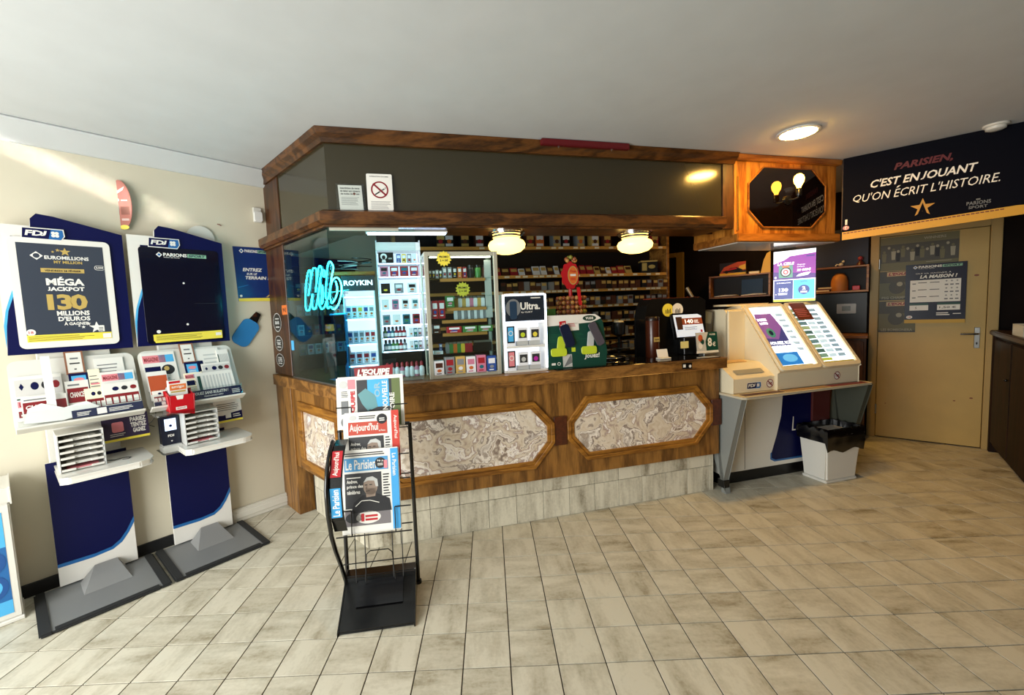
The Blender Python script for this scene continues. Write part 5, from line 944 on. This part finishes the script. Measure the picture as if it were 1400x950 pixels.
def pack(f, w, d, h, c1, c2, label, group, name='cigarette_pack', tilt=0):
    k = (round(w, 3), round(d, 3), round(h, 3), c1, c2)
    if k not in _PK: _PK[k] = MB(PALS[c1]).box(0, w, -d, 0, 0, h).m(PALS[c2]).box(w * .1, w * .9, -d - .0006, -d + .001, h * .55, h * .9).box(.001, w - .001, -d * .98, -d * .02, h - .001, h + .0006).mesh(name)
    return tag(put(name, _PK[k], f.sub(rx=tilt)), label, 'pack', group)
row = ['lowest visible', 'second', 'third', 'fourth']
for k, z in enumerate(SZ[:5]):
    x = 1.28; n_ = 0
    while x < 3.07:
        w = .056; h = random.choice((.075, .08, .085)); c1 = random.choice((10, 10, 2, 10, 8)); pack(F.sub(x, -.06, z + .001), w, .10, h, c1, random.choice((11, 11, 8, 10)), '%s cigarette pack, %s from left, on the %s tobacco shelf from below' % (PN[c1], ORD[n_], ORD[k]), 'packs on the %s tobacco shelf' % ORD[k]); n_ += 1; x += w + random.choice((.003, .004, .02))
x = 1.25; i = 0
while x < 2.72 and i < 24:                       # thin cigar boxes leaning back on the second shelf from the top
    w = random.choice((.05, .06, .075)); ci = random.choice((10, 0, 11, 3, 7, 10, 0)); h = random.uniform(.075, .11)
    f_ = F.sub(x, -.02, SZ[5] + .001, rx=-28); o = tag(MB(PALS[ci]).box(0, w, -.0, .02, 0, h).build('cigar_box', f_, None, .001), '%s cigar box, %s from left, leaning on the upper tobacco shelf' % (PN[ci], ORD[i]), 'cigar box', 'cigar boxes on the upper shelf'); p = MB(PALS[11 if ci != 11 else 10]); p.rect(w * .1, h * .5, w * .9, h * .85, 1); p.build('print', f_.sub(0, .0003), o); x += w + .012; i += 1
f_ = F.sub(2.83, .0, SZ[5] + .001, rz=-18); o = tag(MB(PALS[2]).box(0, .17, 0, .10, 0, .11).m(PALS[11]).box(.0, .17, -.001, .10, .11, .125).build('cigar_case', f_), 'black and cream cigar case at the right end of the upper shelf', 'case'); p = MB(GOLD); p.rect(.01, .02, .06, .1, 1).flat(ell(.11, .06, .035, .02), 1); p.build('print', f_.sub(0, .0003), o)
for i, x in enumerate((.70, .78, .93, 1.07, 1.30, 1.38, 1.58, 1.68, 1.86, 1.96, 2.12, 2.28, 2.42, 2.86, 2.98)):
    ci = (2, 2, 2, 10, 2, 10, 10, 7, 8, 2, 8, 11, 10, 0, 0)[i]; w = .085
    o = tag(MB(PALS[ci]).box(0, w, -.0, .09, 0, .13).build('tobacco_tin', F.sub(x, -.03, SZ[6] + .001), None, .001), '%s tobacco tin, %s from left, on the topmost shelf' % (PN[ci], ORD[i]), 'tin', 'tins on the topmost shelf'); p = MB(PALS[(11, 3)[i % 2]]); p.rect(.008, .07, w - .008, .115, 1).rect(.008, .01, w - .008, .035, 1).m(PALS[(0, 7, 10)[i % 3]]).flat(ell(w / 2, .055, .02), 2); p.build('print', F.sub(x, -.0297, SZ[6] + .001), o)

# ================================================================== BACK WALL
def shelf_box(name, x0, x1, label):
    t = thing(name, DW.sub(x0, 0, 1.53), label, 'shelf'); d = .18
    bx('top_board', DW, t, x0, x1, .001, d, 1.785, 1.803, SHELFW, .002); bx('bottom_board', DW, t, x0, x1, .001, d, 1.53, 1.55, SHELFW, .002); bx('end_board', DW, t, x0, x0 + .02, .001, d, 1.55, 1.785, SHELFW, .001); bx('end_board', DW, t, x1 - .02, x1, .001, d, 1.55, 1.785, SHELFW, .001); bx('back_board', DW, t, x0, x1, .001, .008, 1.55, 1.785, M('shelf_back_dark', '120a06', .6), 0)
    return t
shelf_box('open_wall_shelf', -1.497, -.853, 'open wooden wall shelf with papers left of the lottery screen'); shelf_box('open_wall_shelf', -.62, -.012, 'open wooden wall shelf with ornaments right of the lottery screen')
f_ = DW.sub(-1.385, .14, 1.804, rz=-8); o = tag(MB(M('toy_box_black', '1a1210', .4)).box(0, .29, 0, .06, 0, .15).build('toy_car_box', f_), 'toy car box with red and yellow artwork on the left wall shelf', 'box')
p = MB(M('toy_orange', 'b8451a', .4)); p.flat([(0, .02), (.29, .05), (.29, .15), (.2, .15), (.05, .1)], 1).m(M('toy_yellow', 'e0b030', .4)).rect(0, 0, .29, .025, 2).flat([(.2, .05), (.29, .06), (.29, .12), (.22, .1)], 2).m(BLACK).flat([(.03, .05), (.09, .055), (.12, .085), (.19, .09), (.25, .06), (.26, .04), (.05, .035)], 3).flat(ell(.08, .042, .02), 3).flat(ell(.21, .045, .02), 3).m(RED).flat([(.06, .06), (.1, .065), (.125, .08), (.18, .085), (.2, .07), (.1, .055)], 4); p.build('print', f_.sub(0, .0004), o)
f_ = DW.sub(-.955, .12, 1.804); tag(MB(M('yellow_card', 'd6ab36', .5)).prism([(0, 0), (.095, 0), (.095, .24), (.06, .22), (.03, .15)], -.02, 0).build('yellow_standee', f_), 'curved yellow standee at the right end of the left wall shelf', 'standee')
tag(MB(CREAM).box(0, .10, -.08, 0, 0, .025).build('small_cream_box', DW.sub(-1.07, .08, 1.804)), 'small cream box beside the yellow standee', 'box')
for i, (x, w) in enumerate(((-1.44, .24), (-1.15, .26))): tag(MB(PAPER).prism([(0, .0), (w, .008), (w, .014), (w * .5, .02), (0, .008)], -.16, -.02).build('paper_pile', DW.sub(x, .0, 1.551)), ('loose papers at the left inside the left wall shelf', 'flat papers at the right inside the left wall shelf')[i], 'papers')
tag(MB(M('folder_teal', '0d3a58', .5)).box(0, .22, 0, .01, 0, .18).build('blue_folder', DW.sub(-1.17, .03, 1.566, rx=-4)), 'dark blue folder standing inside the left wall shelf', 'folder')
t = thing('terracotta_dome', DW.sub(-.245, .10, 1.551), 'terracotta coloured dome jar inside the right wall shelf', 'jar'); MB(M('terracotta', 'c07a3a', .5)).lathe([(.07, 0), (.072, .01), (.072, .10), (.06, .15), (.035, .18), (.0001, .19)], 24).build('dome', DW.sub(-.245, .10, 1.551), t)
bx_r = bx('red_tin', DW.sub(-.14, .10, 1.551), None, 0, .06, -.04, .02, 0, .045, RED, .004); tag(bx_r, 'small red tin beside the terracotta dome', 'tin')
for i in range(3): tag(MB((CREAM, BROWN, CREAM)[i]).box(0, .12, -.10, 0, 0, .014).build('book', DW.sub(-.45 + .01 * i, .05, 1.551 + i * .0145, rz=4 * i)), ('lowest', 'middle', 'topmost')[i] + ' small book of the pile inside the right wall shelf', 'book')
f_ = DW.sub(-.235, .10, 1.804); t = thing('white_figurine', f_, 'small white animal figurine on the right wall shelf', 'figurine'); MB(WHITE).ball((0, 0, .022), .02, 12, 8, .9).build('body', f_.sub(), t); MB(WHITE).ball((.018, 0, .052), .013, 10, 6).build('head', f_, t); MB(WHITE).tube([(-.018, 0, .02), (-.035, 0, .028), (-.045, 0, .01)], .006, 6).build('tail', f_, t)
f_ = DW.sub(-.08, .10, 1.804); t = thing('red_figurine', f_, 'dark pink bauble figurine on the right wall shelf', 'figurine'); MB(M('dusky_pink', '8e3038', .4)).ball((0, 0, .07), .022, 14, 8).build('head', f_, t); MB(M('dusky_brown', '4a1c1c', .4)).lathe([(.035, 0), (.03, .02), (.012, .045), (.01, .05)], 14).build('body', f_, t)
bxb = bx('navy_panel', DW, None, -.62, -.02, .002, .006, 1.81, 2.2, M('navy_board', '060d2c', .5), 0); tag(bxb, 'dark blue board on the wall above the ornament shelf', 'board')
f_ = DW.sub(-.266, .002, 1.305); t = thing('thermostat', f_, 'white wall thermostat with a small screen beside the door', 'thermostat'); bx('case', f_, t, 0, .16, 0, .025, 0, .105, WHITE, .004, 2); bx('screen', f_, t, .045, .115, .0255, .027, .03, .08, M('lcd', '6d6f55', .3), 0)
bxg = bx('grey_board', DW, None, -.55, -.02, .001, .004, 1.10, 1.52, M('dark_green_board', '10140f', .4), 0); tag(bxg, 'dark green board on the wall behind the lottery desk', 'board')
t = thing('side_cupboard', DW.sub(-.55, 0, 0), 'wooden side cupboard with worktop left of the cream door', 'cupboard'); bx('worktop', DW, t, -.60, -.008, .005, .33, 1.06, 1.092, SHELFW, .004); bx('body', DW, t, -.58, -.02, .005, .30, .02, 1.058, DARKWZ, .002); bx('cupboard_door', DW, t, -.31, -.04, .3005, .315, .10, 1.03, DARKWZ, .003)
# rear doorway beside the shelves
d2 = struct(bx('door_2', DW, None, -2.75, -1.93, .001, .03, 0, 2.10, M('dark_door', '0c0a09', .3), .002)); FRM = M('ochre_frame', '8a743c', .5)
bx('door_frame', DW, d2, -1.925, -1.835, .001, .05, 0, 2.16, FRM, .004); bx('door_frame', DW, d2, -2.80, -1.926, .001, .05, 2.103, 2.16, FRM, .004); bx('door_handle', DW, d2, -2.02, -2.0, .031, .06, 1.0, 1.16, CHROME, .004)
# cream door
DOORC = M('cream_door_paint', 'a98e50', .45, vary=.05, vscale=5); DOORF = M('cream_frame_paint', 'a0864e', .5)
d1 = struct(bx('door_1', DW, None, .070, .805, .002, .03, .012, 2.068, DOORC, .003))
bx('door_frame', DW, d1, .0, .066, .002, .045, 0, 2.135, DOORF, .006, 2); bx('door_frame', DW, d1, .809, .88, .002, .045, 0, 2.135, DOORF, .006, 2); bx('door_frame', DW, d1, .0665, .8085, .002, .045, 2.072, 2.135, DOORF, .006, 2)
hp = bx('handle_plate', DW, d1, .735, .772, .0305, .036, .955, 1.15, STEEL, .004); MB(CHROME).tube([DW.m.inverted() @ DW.w(*q) for q in ((.753, .036, 1.09), (.753, .075, 1.09), (.735, .085, 1.09), (.64, .085, 1.088))], .009, 10).build('lever', DW, hp); MB(BLACK).prism(ell(.753, 1.0, .006, .012, 12), -.0375, -.0362).build('keyhole', DW, hp)
for z in (.25, 1.75): MB(STEEL).tube([(.068, -.038, z), (.068, -.038, z + .10)], .007, 8).build('hinge', DW, d1)
for i, (x, z, r) in enumerate(((.735, 1.633, .016), (.735, .478, .012), (.627, .442, .009), (.142, .366, .007))): MB(BROWN).prism(ell(x, z, r, r * .6, 12), -.0308, -.0302).build('knock_mark', DW, d1)
def poster(f, w, h, mat, label): return tag(MB(mat).box(0, w, -.001, 0, 0, h).build('door_poster', f), label, 'poster', 'posters on the door')
PM = M('team_photo_dark', '3a372c', .5); PG = M('team_photo_olive', '5a5636', .5); PL = M('team_photo_pale', '8a8672', .5)
f_ = DW.sub(.072, .032, 1.725); o = poster(f_, .545, .335, PG, 'wide dark team photograph poster at the top of the door'); p = MB(PM); p.rect(0, .08, .545, .26, 1)
for i in range(15): x = .03 + i * .034; zz = .09 + .05 * ((i * 5) % 3) * .4; p.m((PG, PM, PL, INK)[i % 4]).flat([(x - .013, zz), (x + .013, zz), (x + .017, zz + .085), (x - .017, zz + .085)], 2).m(PL if i % 2 else PG).flat(ell(x, zz + .1, .011, .014, 8), 3)
p.m(PL).rect(.33, .065, .5, .07, 2).text('WINNERS', .31, .285, .46, .31, 2, .02); p.build('print', f_.sub(0, .0013), o)
for i, (z0, h_, tx) in enumerate(((1.43, .29, 'PSG CHAMPION'), (1.105, .315, 'LES BOMBONERA'))):
    f_ = DW.sub(.072, .0335, z0); o = poster(f_, .27, h_, PM, ('upper', 'lower')[i] + " dark L'EQUIPE football poster on the door"); p = MB(PG); p.rect(0, .02, .27, h_ * .6, 1).m(PM).flat(ell(.13, h_ * .45, .06, .07), 2).m(PL).flat(ell(.15, h_ * .55, .022), 3).m(M('poster_tan', 'b0926a', .5)).rect(.055, h_ - .05, .26, h_ - .008, 2).m(DRED).text("L'EQUIPE", .065, h_ - .044, .25, h_ - .014, 3, .05, .2).m(PL).text(tx, .02, .012, .25, .038, 3, .02); p.build('print', f_.sub(0, .0013), o)
f_ = DW.sub(.262, .045, 1.195); o = poster(f_, .41, .575, M('board_navy', '060c26', .3), 'navy sports odds board with white table on the door'); p = MB(); parions(p, .05, .525, .33, .034, 1); p.m(PAPER).text('LA MAISON !', .10, .435, .35, .468, 1, .04, .25).text('QUI VA GAGNER À', .07, .478, .31, .492, 1, .02, .1).rect(.035, .205, .375, .42, 1)
p.m(GREYP)
for r in range(3):
    z = .225 + r * .068; p.rect(.05, z + .02, .075, z + .03, 2); p.m(INK).rect(.09, z + .03, .15, z + .036, 2).rect(.17, z + .03, .235, z + .036, 2).m(GREYP)
    for k in range(3): p.rect(.27 + k * .035, z, .293 + k * .035, z + .012, 2); p.flat(starp(.281 + k * .035, z + .04, .01, .004, 4), 2)
p.m(PAPER).rect(.035, .125, .165, .18, 1).rect(.225, .125, .375, .18, 1).m(GREEN).rect(.035, .175, .165, .195, 2).rect(.225, .175, .375, .195, 2).m(INK).text('5', .075, .14, .085, .16, 2).text('1,50 €', .24, .138, .35, .16, 2).m(PAPER).lines(.22, .075, .31, .11, 2, .5, 1, .2).lines(.33, .085, .385, .1, 1, .5, 1).flat(ell(.035, .06, .022, .016), 1).m(RED).text('18', .025, .053, .045, .067, 2).m(M('board_yellow', 'b8902a', .5)).rect(0, 0, .41, .035, 1); p.build('print', f_.sub(0, .0013), o)

# ================================================================== LOTTERY DESK
F = CF
DESKW = M('desk_cream_plastic', 'd8cdb0', .4); DESKG = M('desk_grey', '7d807c', .45)
t = thing('lottery_desk', CF.sub(2.70, 0, 0), 'cream lottery play desk with two backlit sloping panels', 'desk')
bx('cabinet', F, t, 2.73, 3.86, -.60, -.03, .10, .78, M('desk_white', 'dedbd0', .35), .003); bx('plinth', F, t, 2.76, 3.84, -.58, -.05, 0, .10, BLACK, .002); bx('door_gap', F, t, 2.975, 2.978, -.031, -.0285, .11, .70, DGREY, 0)
p = MB(NAVY); p.flat([(3.36, .70), (3.345, .52), (3.30, .36), (3.25, .22), (3.25, .17), (3.29, .15), (3.85, .15), (3.85, .70)], 1).m(BLUE).flat([(3.25, .22), (3.25, .17), (3.29, .15), (3.85, .15), (3.85, .135), (3.28, .135), (3.235, .16), (3.236, .21)], 1).m(PAPER).flat([(3.46, .38), (3.47, .50), (3.478, .50), (3.475, .39), (3.5, .39), (3.5, .38)], 2); p.build('blue_print', F.sub(0, -.0295), t)
# slanted grey leg and desk board
for x0, x1, nm in ((2.665, 2.715, 0), (3.90, 3.95, 1)):
    lg = MB(DESKG if nm == 0 else M('leg_green_grey', '3d4036', .5)).prism([(-.10, 0), (-.05, 0), (-.245, .775), (.02, .775), (.06, .35)], x0, x1, 'x').build('slanted_leg', F, t, .003)
bx('red_panel', F, t, 3.66, 3.85, -.029, -.012, .44, .77, M('desk_maroon', '4a1410', .5), .002); bx('foot_block', F, t, 2.662, 2.718, .02, .085, .04, .10, BLACK, .002)
MB(M('desk_board', 'b9b09a', .4)).prism([(2.646, -.27), (2.67, -.285), (3.93, -.25), (3.955, -.235), (3.955, .0), (2.646, .0)], .777, .793, 'z').build('desk_board', F, t, .003)
for i, (a, b, c, m_) in enumerate(((2.70, 3.06, .04, M('mat_brown', '4a2c20', .5)), (3.08, 3.5, .05, M('mat_tan', '9a7a4e', .5)), (3.52, 3.90, .04, M('mat_red', '6a1a1a', .5)))): bx('desk_mat', F, t, a, b, .19, .245, .7935, .7955, m_, 0)
# left module
MB(DESKW).prism([(-.16, .796), (-.16, .905), (-.02, 1.0), (.15, 1.0), (.15, .796)], 2.675, 3.062, 'x').build('slip_module', F, t, .003)
MB(M('slot_grey', '8f8c80', .5)).add([(2.74, -.125, .9305), (3.0, -.125, .9305), (3.0, -.085, .9575), (2.74, -.085, .9575)], [(0, 1, 2, 3)]).build('slip_slot', F.sub(0, .003, .003), t)
p = MB(); fdjlogo(p, 2.80, .825, .13, .042, 1); p.m(PAPER).flat(ell(3.015, .85, .034), 1).m(DRED).ring(3.015, .85, .027, .033, 2).text('-18', 2.995, .84, 3.035, .862, 2, .03).flat([(2.99, .868), (2.996, .874), (3.04, .832), (3.034, .826)], 3); p.build('print', F.sub(0, .1605), t)
MB(DESKW).prism([(.15, .80), (.15, 1.40), (.17, 1.42), (.40, 1.42), (.40, .80)], 2.90, 3.06, 'x').build('rear_housing', F, t, .004)
bx('side_wing', F, t, 2.90, 3.066, -.14, -.12, .99, 1.41, DESKW, .004)
# console with sloping face
MB(DESKW).prism([(-.18, .796), (-.18, .925), (-.195, .935), (.165, 1.445), (.22, 1.445), (.40, 1.40), (.40, .796)], 3.064, 3.89, 'x').build('console', F, t, .004)
sl = math.degrees(math.atan2(.36, .51)); SLN = math.hypot(.36, .51)
BACKW = M('backlit_white', 'eef6ff', .3, emit=2.2)
for k, (x0, x1) in enumerate(((3.075, 3.475), (3.485, 3.88))):
    S = F.sub(x0, .197, .935, rx=-sl); w = x1 - x0; h = SLN
    fr_ = MB(DESKW).ringprism(rrect(0, 0, w, h, .03), rrect(.03, .035, w - .03, h - .03, .012), -.022, -.001).build('panel_frame', S, t, .003)
    pn = MB(BACKW).prism(rrect(.03, .035, w - .03, h - .03, .012), -.006, -.001).build('backlit_panel', S, t)
    p = MB(); e = lambda n, c, s: M(n, c, .3, emit=s)
    if k == 0:
        p.m(e('bl_violet', '8a5aa0', .8)).flat([(.035, .42), (.06, .53), (.23, .53), (.26, .40), (.16, .28), (.035, .30)], 1).m(e('bl_indigo', '4a4a90', .6)).flat([(.035, .30), (.16, .28), (.26, .40), (.25, .22), (.035, .22)], 1).m(e('bl_blue', '2f7fd0', .9)).rect(.035, .05, .26, .16, 1).m(e('bl_sky', '6ab6e8', 1.1)).flat(ell(.16, .11, .07, .035), 2)
        p.m(e('bl_white', 'ffffff', 2.4)).text('MISE', .06, .46, .15, .485, 3, .05).text('LOTO', .065, .425, .145, .448, 3, .05).text('JOUEZ ICI', .05, .235, .25, .262, 3, .05).text('VOS JEUX', .055, .20, .25, .225, 3, .05).text('PRÉFÉRÉS', .06, .168, .25, .19, 3, .05).m(e('bl_green', '4a8f7a', .7)).flat(ell(.12, .345, .04, .045), 2).m(e('bl_dark', '20304a', .4)).flat(ell(.12, .345, .02, .024), 3)
        p.m(e('bl_grey', 'a8bccc', 1.0))
        for i in range(7): p.flat([(.27 + .012 * i * .4, .50 - i * .055), (.345, .50 - i * .055), (.345, .525 - i * .055), (.27, .525 - i * .055)], 1)
        p.m(YEL).rect(.035, .036, .34, .046, 2)
    else:
        for i in range(11):
            z = .09 + i * .044
            p.m(e(('bl_g1', 'bl_g2', 'bl_g3', 'bl_g4')[i % 4], ('7fa08a', '4f6f66', 'a0b48a', '6a8a90')[i % 4], .7)).rect(.04, z, .04 + .09, z + .034, 1).m(e('bl_pale', 'b9ccd6', 1.2)).rect(.14, z, .22, z + .03, 1).m(e('bl_steel', '8fa6b4', .9)).rect(.235, z, .31, z + .028, 1).m(e('bl_white', 'ffffff', 2.4)).rect(.325, z, .35, z + .03, 1)
        p.m(YEL).rect(.035, .036, w - .035, .052, 2).m(e('bl_lime', 'b8c04a', .9)).rect(.04, .06, .15, .085, 2)
    p.build('panel_image', S.sub(0, .0065), pn); MB(ACRYL).prism(rrect(.028, .033, w - .028, h - .028, .012), -.014, -.012).build('panel_cover', S, t)
p = MB(PAPER); p.flat(ell(3.66, .862, .034), 1).m(DRED).ring(3.66, .862, .027, .033, 2).text('-18', 3.64, .852, 3.68, .874, 2, .03).flat([(3.635, .88), (3.641, .886), (3.685, .844), (3.679, .838)], 3); p.build('print', F.sub(0, .1805), t)
# things lying on the desk
f_ = F.sub(3.56, .197, .935, rx=-sl).sub(0, .024, .44); o = tag(MB(BROWN).box(-.03, .13, -.004, 0, .0, .17).build('brown_flyer', f_), 'dark brown flyer lying over the top of the right backlit panel', 'flyer'); p = MB(PINK); p.lines(-.015, .03, .11, .12, 5, .3, 1); p.build('print', f_.sub(0, .0043), o)
tag(MB(CREAM).prism([(2.93, -.10), (3.10, -.08), (3.40, -.06), (3.44, .10), (2.98, .10)], 1.447, 1.462, 'z').build('plastic_bag', F.sub(0, -.27, 0), None, .004), 'crumpled pale plastic sheet on top of the lottery desk', 'plastic sheet')
tag(MB(M('kraft_paper', 'c9a878', .6)).prism([(2.70, .0), (2.98, .02), (3.03, .12), (2.74, .13)], 1.0015, 1.006, 'z').build('receipt_sheet', F), 'tan paper lying on the slip module beside the cash desk', 'paper')
# screen
S = Fr(2.2, 2.3, -41); t = thing('lottery_screen', S.sub(.19, 0, 1.465), 'upright lottery advertising screen with purple and blue images', 'screen')
bx('casing', S, t, .186, .496, -.03, -.001, 1.458, 1.914, BLACK, .003); bx('stand', S, t, .30, .38, -.05, -.03, 1.446, 1.6, BLACK, .003)
e = lambda n, c, s=1.0: M('scr_' + n, c, .3, emit=s)
p = MB(e('white', 'f2f2f6', 1.1)); p.rect(.19, 1.465, .492, 1.91, 1).m(e('purple', '8c1d9a', .9)).flat([(.19, 1.66), (.492, 1.66), (.492, 1.875), (.31, 1.86), (.27, 1.83), (.19, 1.80)], 2).m(e('violet', '4a1a86', .8)).flat([(.19, 1.66), (.492, 1.66), (.492, 1.70), (.19, 1.73)], 3).m(e('white', 'f2f2f6')).text('LA CIBLE', .218, 1.785, .342, 1.81, 4, .05, .15).m(e('teal', '5a9a86', .8)).rect(.23, 1.675, .332, 1.782, 4).m(e('ink', '10141a', .2)).flat(ell(.281, 1.725, .04, .042, 20), 5).m(e('white', 'f2f2f6')).flat(ell(.281, 1.725, .03, .032, 18), 6).m(e('red', 'c22a30', .8)).flat(ell(.281, 1.725, .02, .021, 16), 7).m(e('white', 'f2f2f6')).flat(ell(.281, 1.725, .01, .011, 12), 8).m(e('orange', 'd0762a', .8)).rect(.255, 1.765, .307, 1.78, 5)
p.m(e('white', 'f2f2f6')).text('Gagnez', .362, 1.775, .42, 1.788, 4, .02).text("jusqu'à", .362, 1.758, .415, 1.77, 4, .02).text('20 000€', .36, 1.725, .46, 1.748, 4, .05, .15).flat([(.355, 1.68), (.375, 1.70), (.42, 1.712), (.46, 1.715), (.44, 1.69), (.40, 1.683)], 4).flat(ell(.206, 1.68, .009), 4).m(e('violet', '4a1a86')).flat(rrect(.425, 1.845, .485, 1.858, .006), 4)
p.m(e('navy', '14308c', .8)).rect(.196, 1.487, .334, 1.652, 3).m(e('sky', '45b8e8', 1.0)).rect(.338, 1.487, .486, 1.652, 3).m(e('white', 'f2f2f6')).text('EUROMILLIONS', .215, 1.625, .318, 1.636, 4, .02).text('130', .232, 1.552, .30, 1.585, 4, .05).lines(.225, 1.525, .305, 1.548, 2, .5, 4).flat(starp(.21, 1.53, .008, .003, 5), 4).m(e('navy', '14308c')).flat(ell(.412, 1.565, .04, .04, 22), 4).text('LOTO', .39, 1.63, .435, 1.64, 4, .02).m(e('white', 'f2f2f6')).text('2', .4, 1.562, .424, 1.592, 5, .05).lines(.388, 1.538, .436, 1.556, 2, .5, 5, 0).m(e('lime', 'c8cf3a', .9)).rect(.19, 1.465, .492, 1.484, 3)
p.build('screen_image', S.sub(0, -.0005), t)

# ================================================================== BIN
F = CF.sub(3.525, .025, 0); t = thing('waste_bin', F, 'white plastic waste bin with a black liner beside the lottery desk', 'bin')
def frust(mb, a, b, z0, z1):
    return mb.add([(a[0], -a[2], z0), (a[1], -a[2], z0), (a[1], -a[3], z0), (a[0], -a[3], z0), (b[0], -b[2], z1), (b[1], -b[2], z1), (b[1], -b[3], z1), (b[0], -b[3], z1)], [(0, 1, 2, 3), (0, 4, 5, 1), (1, 5, 6, 2), (2, 6, 7, 3), (3, 7, 4, 0), (4, 5, 6, 7)])
BINW = M('bin_white', 'd6d4cb', .4)
frust(MB(BINW), (.005, .32, -.01, .185), (-.015, .345, -.03, .205), .012, .395).build('body', F, t, .014, 2); bx('base_lip', F, t, .0, .325, -.015, .19, 0, .022, BINW, .006, 2)
LIN = M('black_liner', '050506', .18, spec=.7); mb = MB(LIN); n = 48; V = []; 
random.seed(5)
per = []
for i in range(n):
    u = i / n * 4; k = int(u); q = u - k; a = [(-.02, .21), (.35, .21), (.35, -.035), (-.02, -.035)]; x0, o0 = a[k]; x1, o1 = a[(k + 1) % 4]; per.append((x0 + (x1 - x0) * q, o0 + (o1 - o0) * q))
cx_, co_ = .165, .088
lv = [(1.03, lambda i: .265 + .015 * math.sin(i * .9) + .09 * max(0, min(1, 1 - per[i][0] / .12)) * (per[i][1] < .2)), (1.06, lambda i: .335), (1.06, lambda i: .375), (1.09, lambda i: .41), (1.05, lambda i: .44 + .012 * math.sin(i * 2.1)), (.93, lambda i: .445), (.85, lambda i: .36), (.7, lambda i: .25)]
for r, (sc_, zf) in enumerate(lv):
    for i in range(n):
        j = 1 + random.uniform(-.02, .02) * (1 if r < 5 else 2); V.append((cx_ + (per[i][0] - cx_) * sc_ * j, -(co_ + (per[i][1] - co_) * sc_ * j), zf(i)))
mb.add(V, [(r * n + i, r * n + (i + 1) % n, (r + 1) * n + (i + 1) % n, (r + 1) * n + i) for r in range(len(lv) - 1) for i in range(n)] + [tuple((len(lv) - 1) * n + i for i in range(n))], True); mb.build('bin_liner', F, t)
tag(MB(BROWN).box(0, .16, 0, .012, 0, .30).build('brown_board', CF.sub(3.56, -.02, .42)), 'reddish brown board leaning behind the waste bin', 'board') if False else None

# ================================================================== BAR ON THE RIGHT
t = thing('bar_cabinet', RB.sub(.06, 0, 0), 'dark wooden bar cabinet along the right edge', 'cabinet'); BW = wood('bar_wood', '140903', '2a150a', 'z', 1, .55, .12)
bx('body', RB, t, .10, 2.6, -.55, -.02, .06, 1.08, BW, .003); bx('worktop', RB, t, .05, 2.6, -.58, .02, 1.082, 1.125, DARKW, .008, 2); bx('plinth', RB, t, .14, 2.6, -.5, -.06, 0, .06, BLACK, .001)
for i in range(4):
    d_ = bx('cabinet_door', RB, t, .14 + i * .6, .72 + i * .6, -.0195, .0, .10, 1.05, BW, .006, 2); MB(BLACK).ball((.66 + i * .6, -.012, .75), .012).build('knob', RB, d_)
bx('end_board', RB, t, .05, .10, -.5, .0, .0, 1.08, BW, .003)
t = thing('bar_shelf_unit', RB.sub(.3, -.25, 1.13), 'dark shelf unit above the bar cabinet at the right edge', 'shelves')
bx('back', RB, t, .02, 2.6, -.60, -.585, 1.13, 2.55, M('bar_back', '0a0705', .5), 0); bx('upright', RB, t, .22, .25, -.58, -.25, 1.1265, 2.55, BW, .002)
for z in (1.52, 1.80): bx('shelf', RB, t, .25, 2.6, -.58, -.25, z, z + .025, BW, .002)
def glassjar(f, r, h, label, name='glass_jar'):
    o = thing(name, f, label, 'jar' if 'jar' in name else 'glass'); MB(M('jar_glass', '8fa08a', .1, spec=.6)).lathe([(r * .9, 0), (r, .006), (r, h * .8), (r * .8, h * .9), (r * .82, h)], 18).build('body', f, o)
    if 'jar' in name: MB(STEEL).lathe([(r * .86, h + .0005), (r * .86, h + .02), (.0001, h + .022)], 18).build('lid', f, o)
glassjar(RB.sub(.62, -.32, 1.826), .07, .16, 'glass jar with metal lid on the upper bar shelf'); glassjar(RB.sub(.52, -.30, 1.546), .03, .09, 'left small drinking glass on the lower bar shelf', 'tumbler'); glassjar(RB.sub(.68, -.30, 1.546), .03, .10, 'right small drinking glass on the lower bar shelf', 'tumbler')
f_ = RB.sub(.72, -.16, 1.126); o = thing('clear_tray', f_, 'clear plastic tray on the bar worktop at the right edge', 'tray'); mb = MB(M('frosted_plastic', 'c9c9c0', .2)); mb.box(0, .3, 0, .004, 0, .09).box(0, .3, -.16, -.156, 0, .09).box(0, .004, -.16, 0, 0, .09).box(.296, .3, -.16, 0, 0, .09).box(0, .3, -.16, 0, 0, .004); mb.build('tray', f_, o)
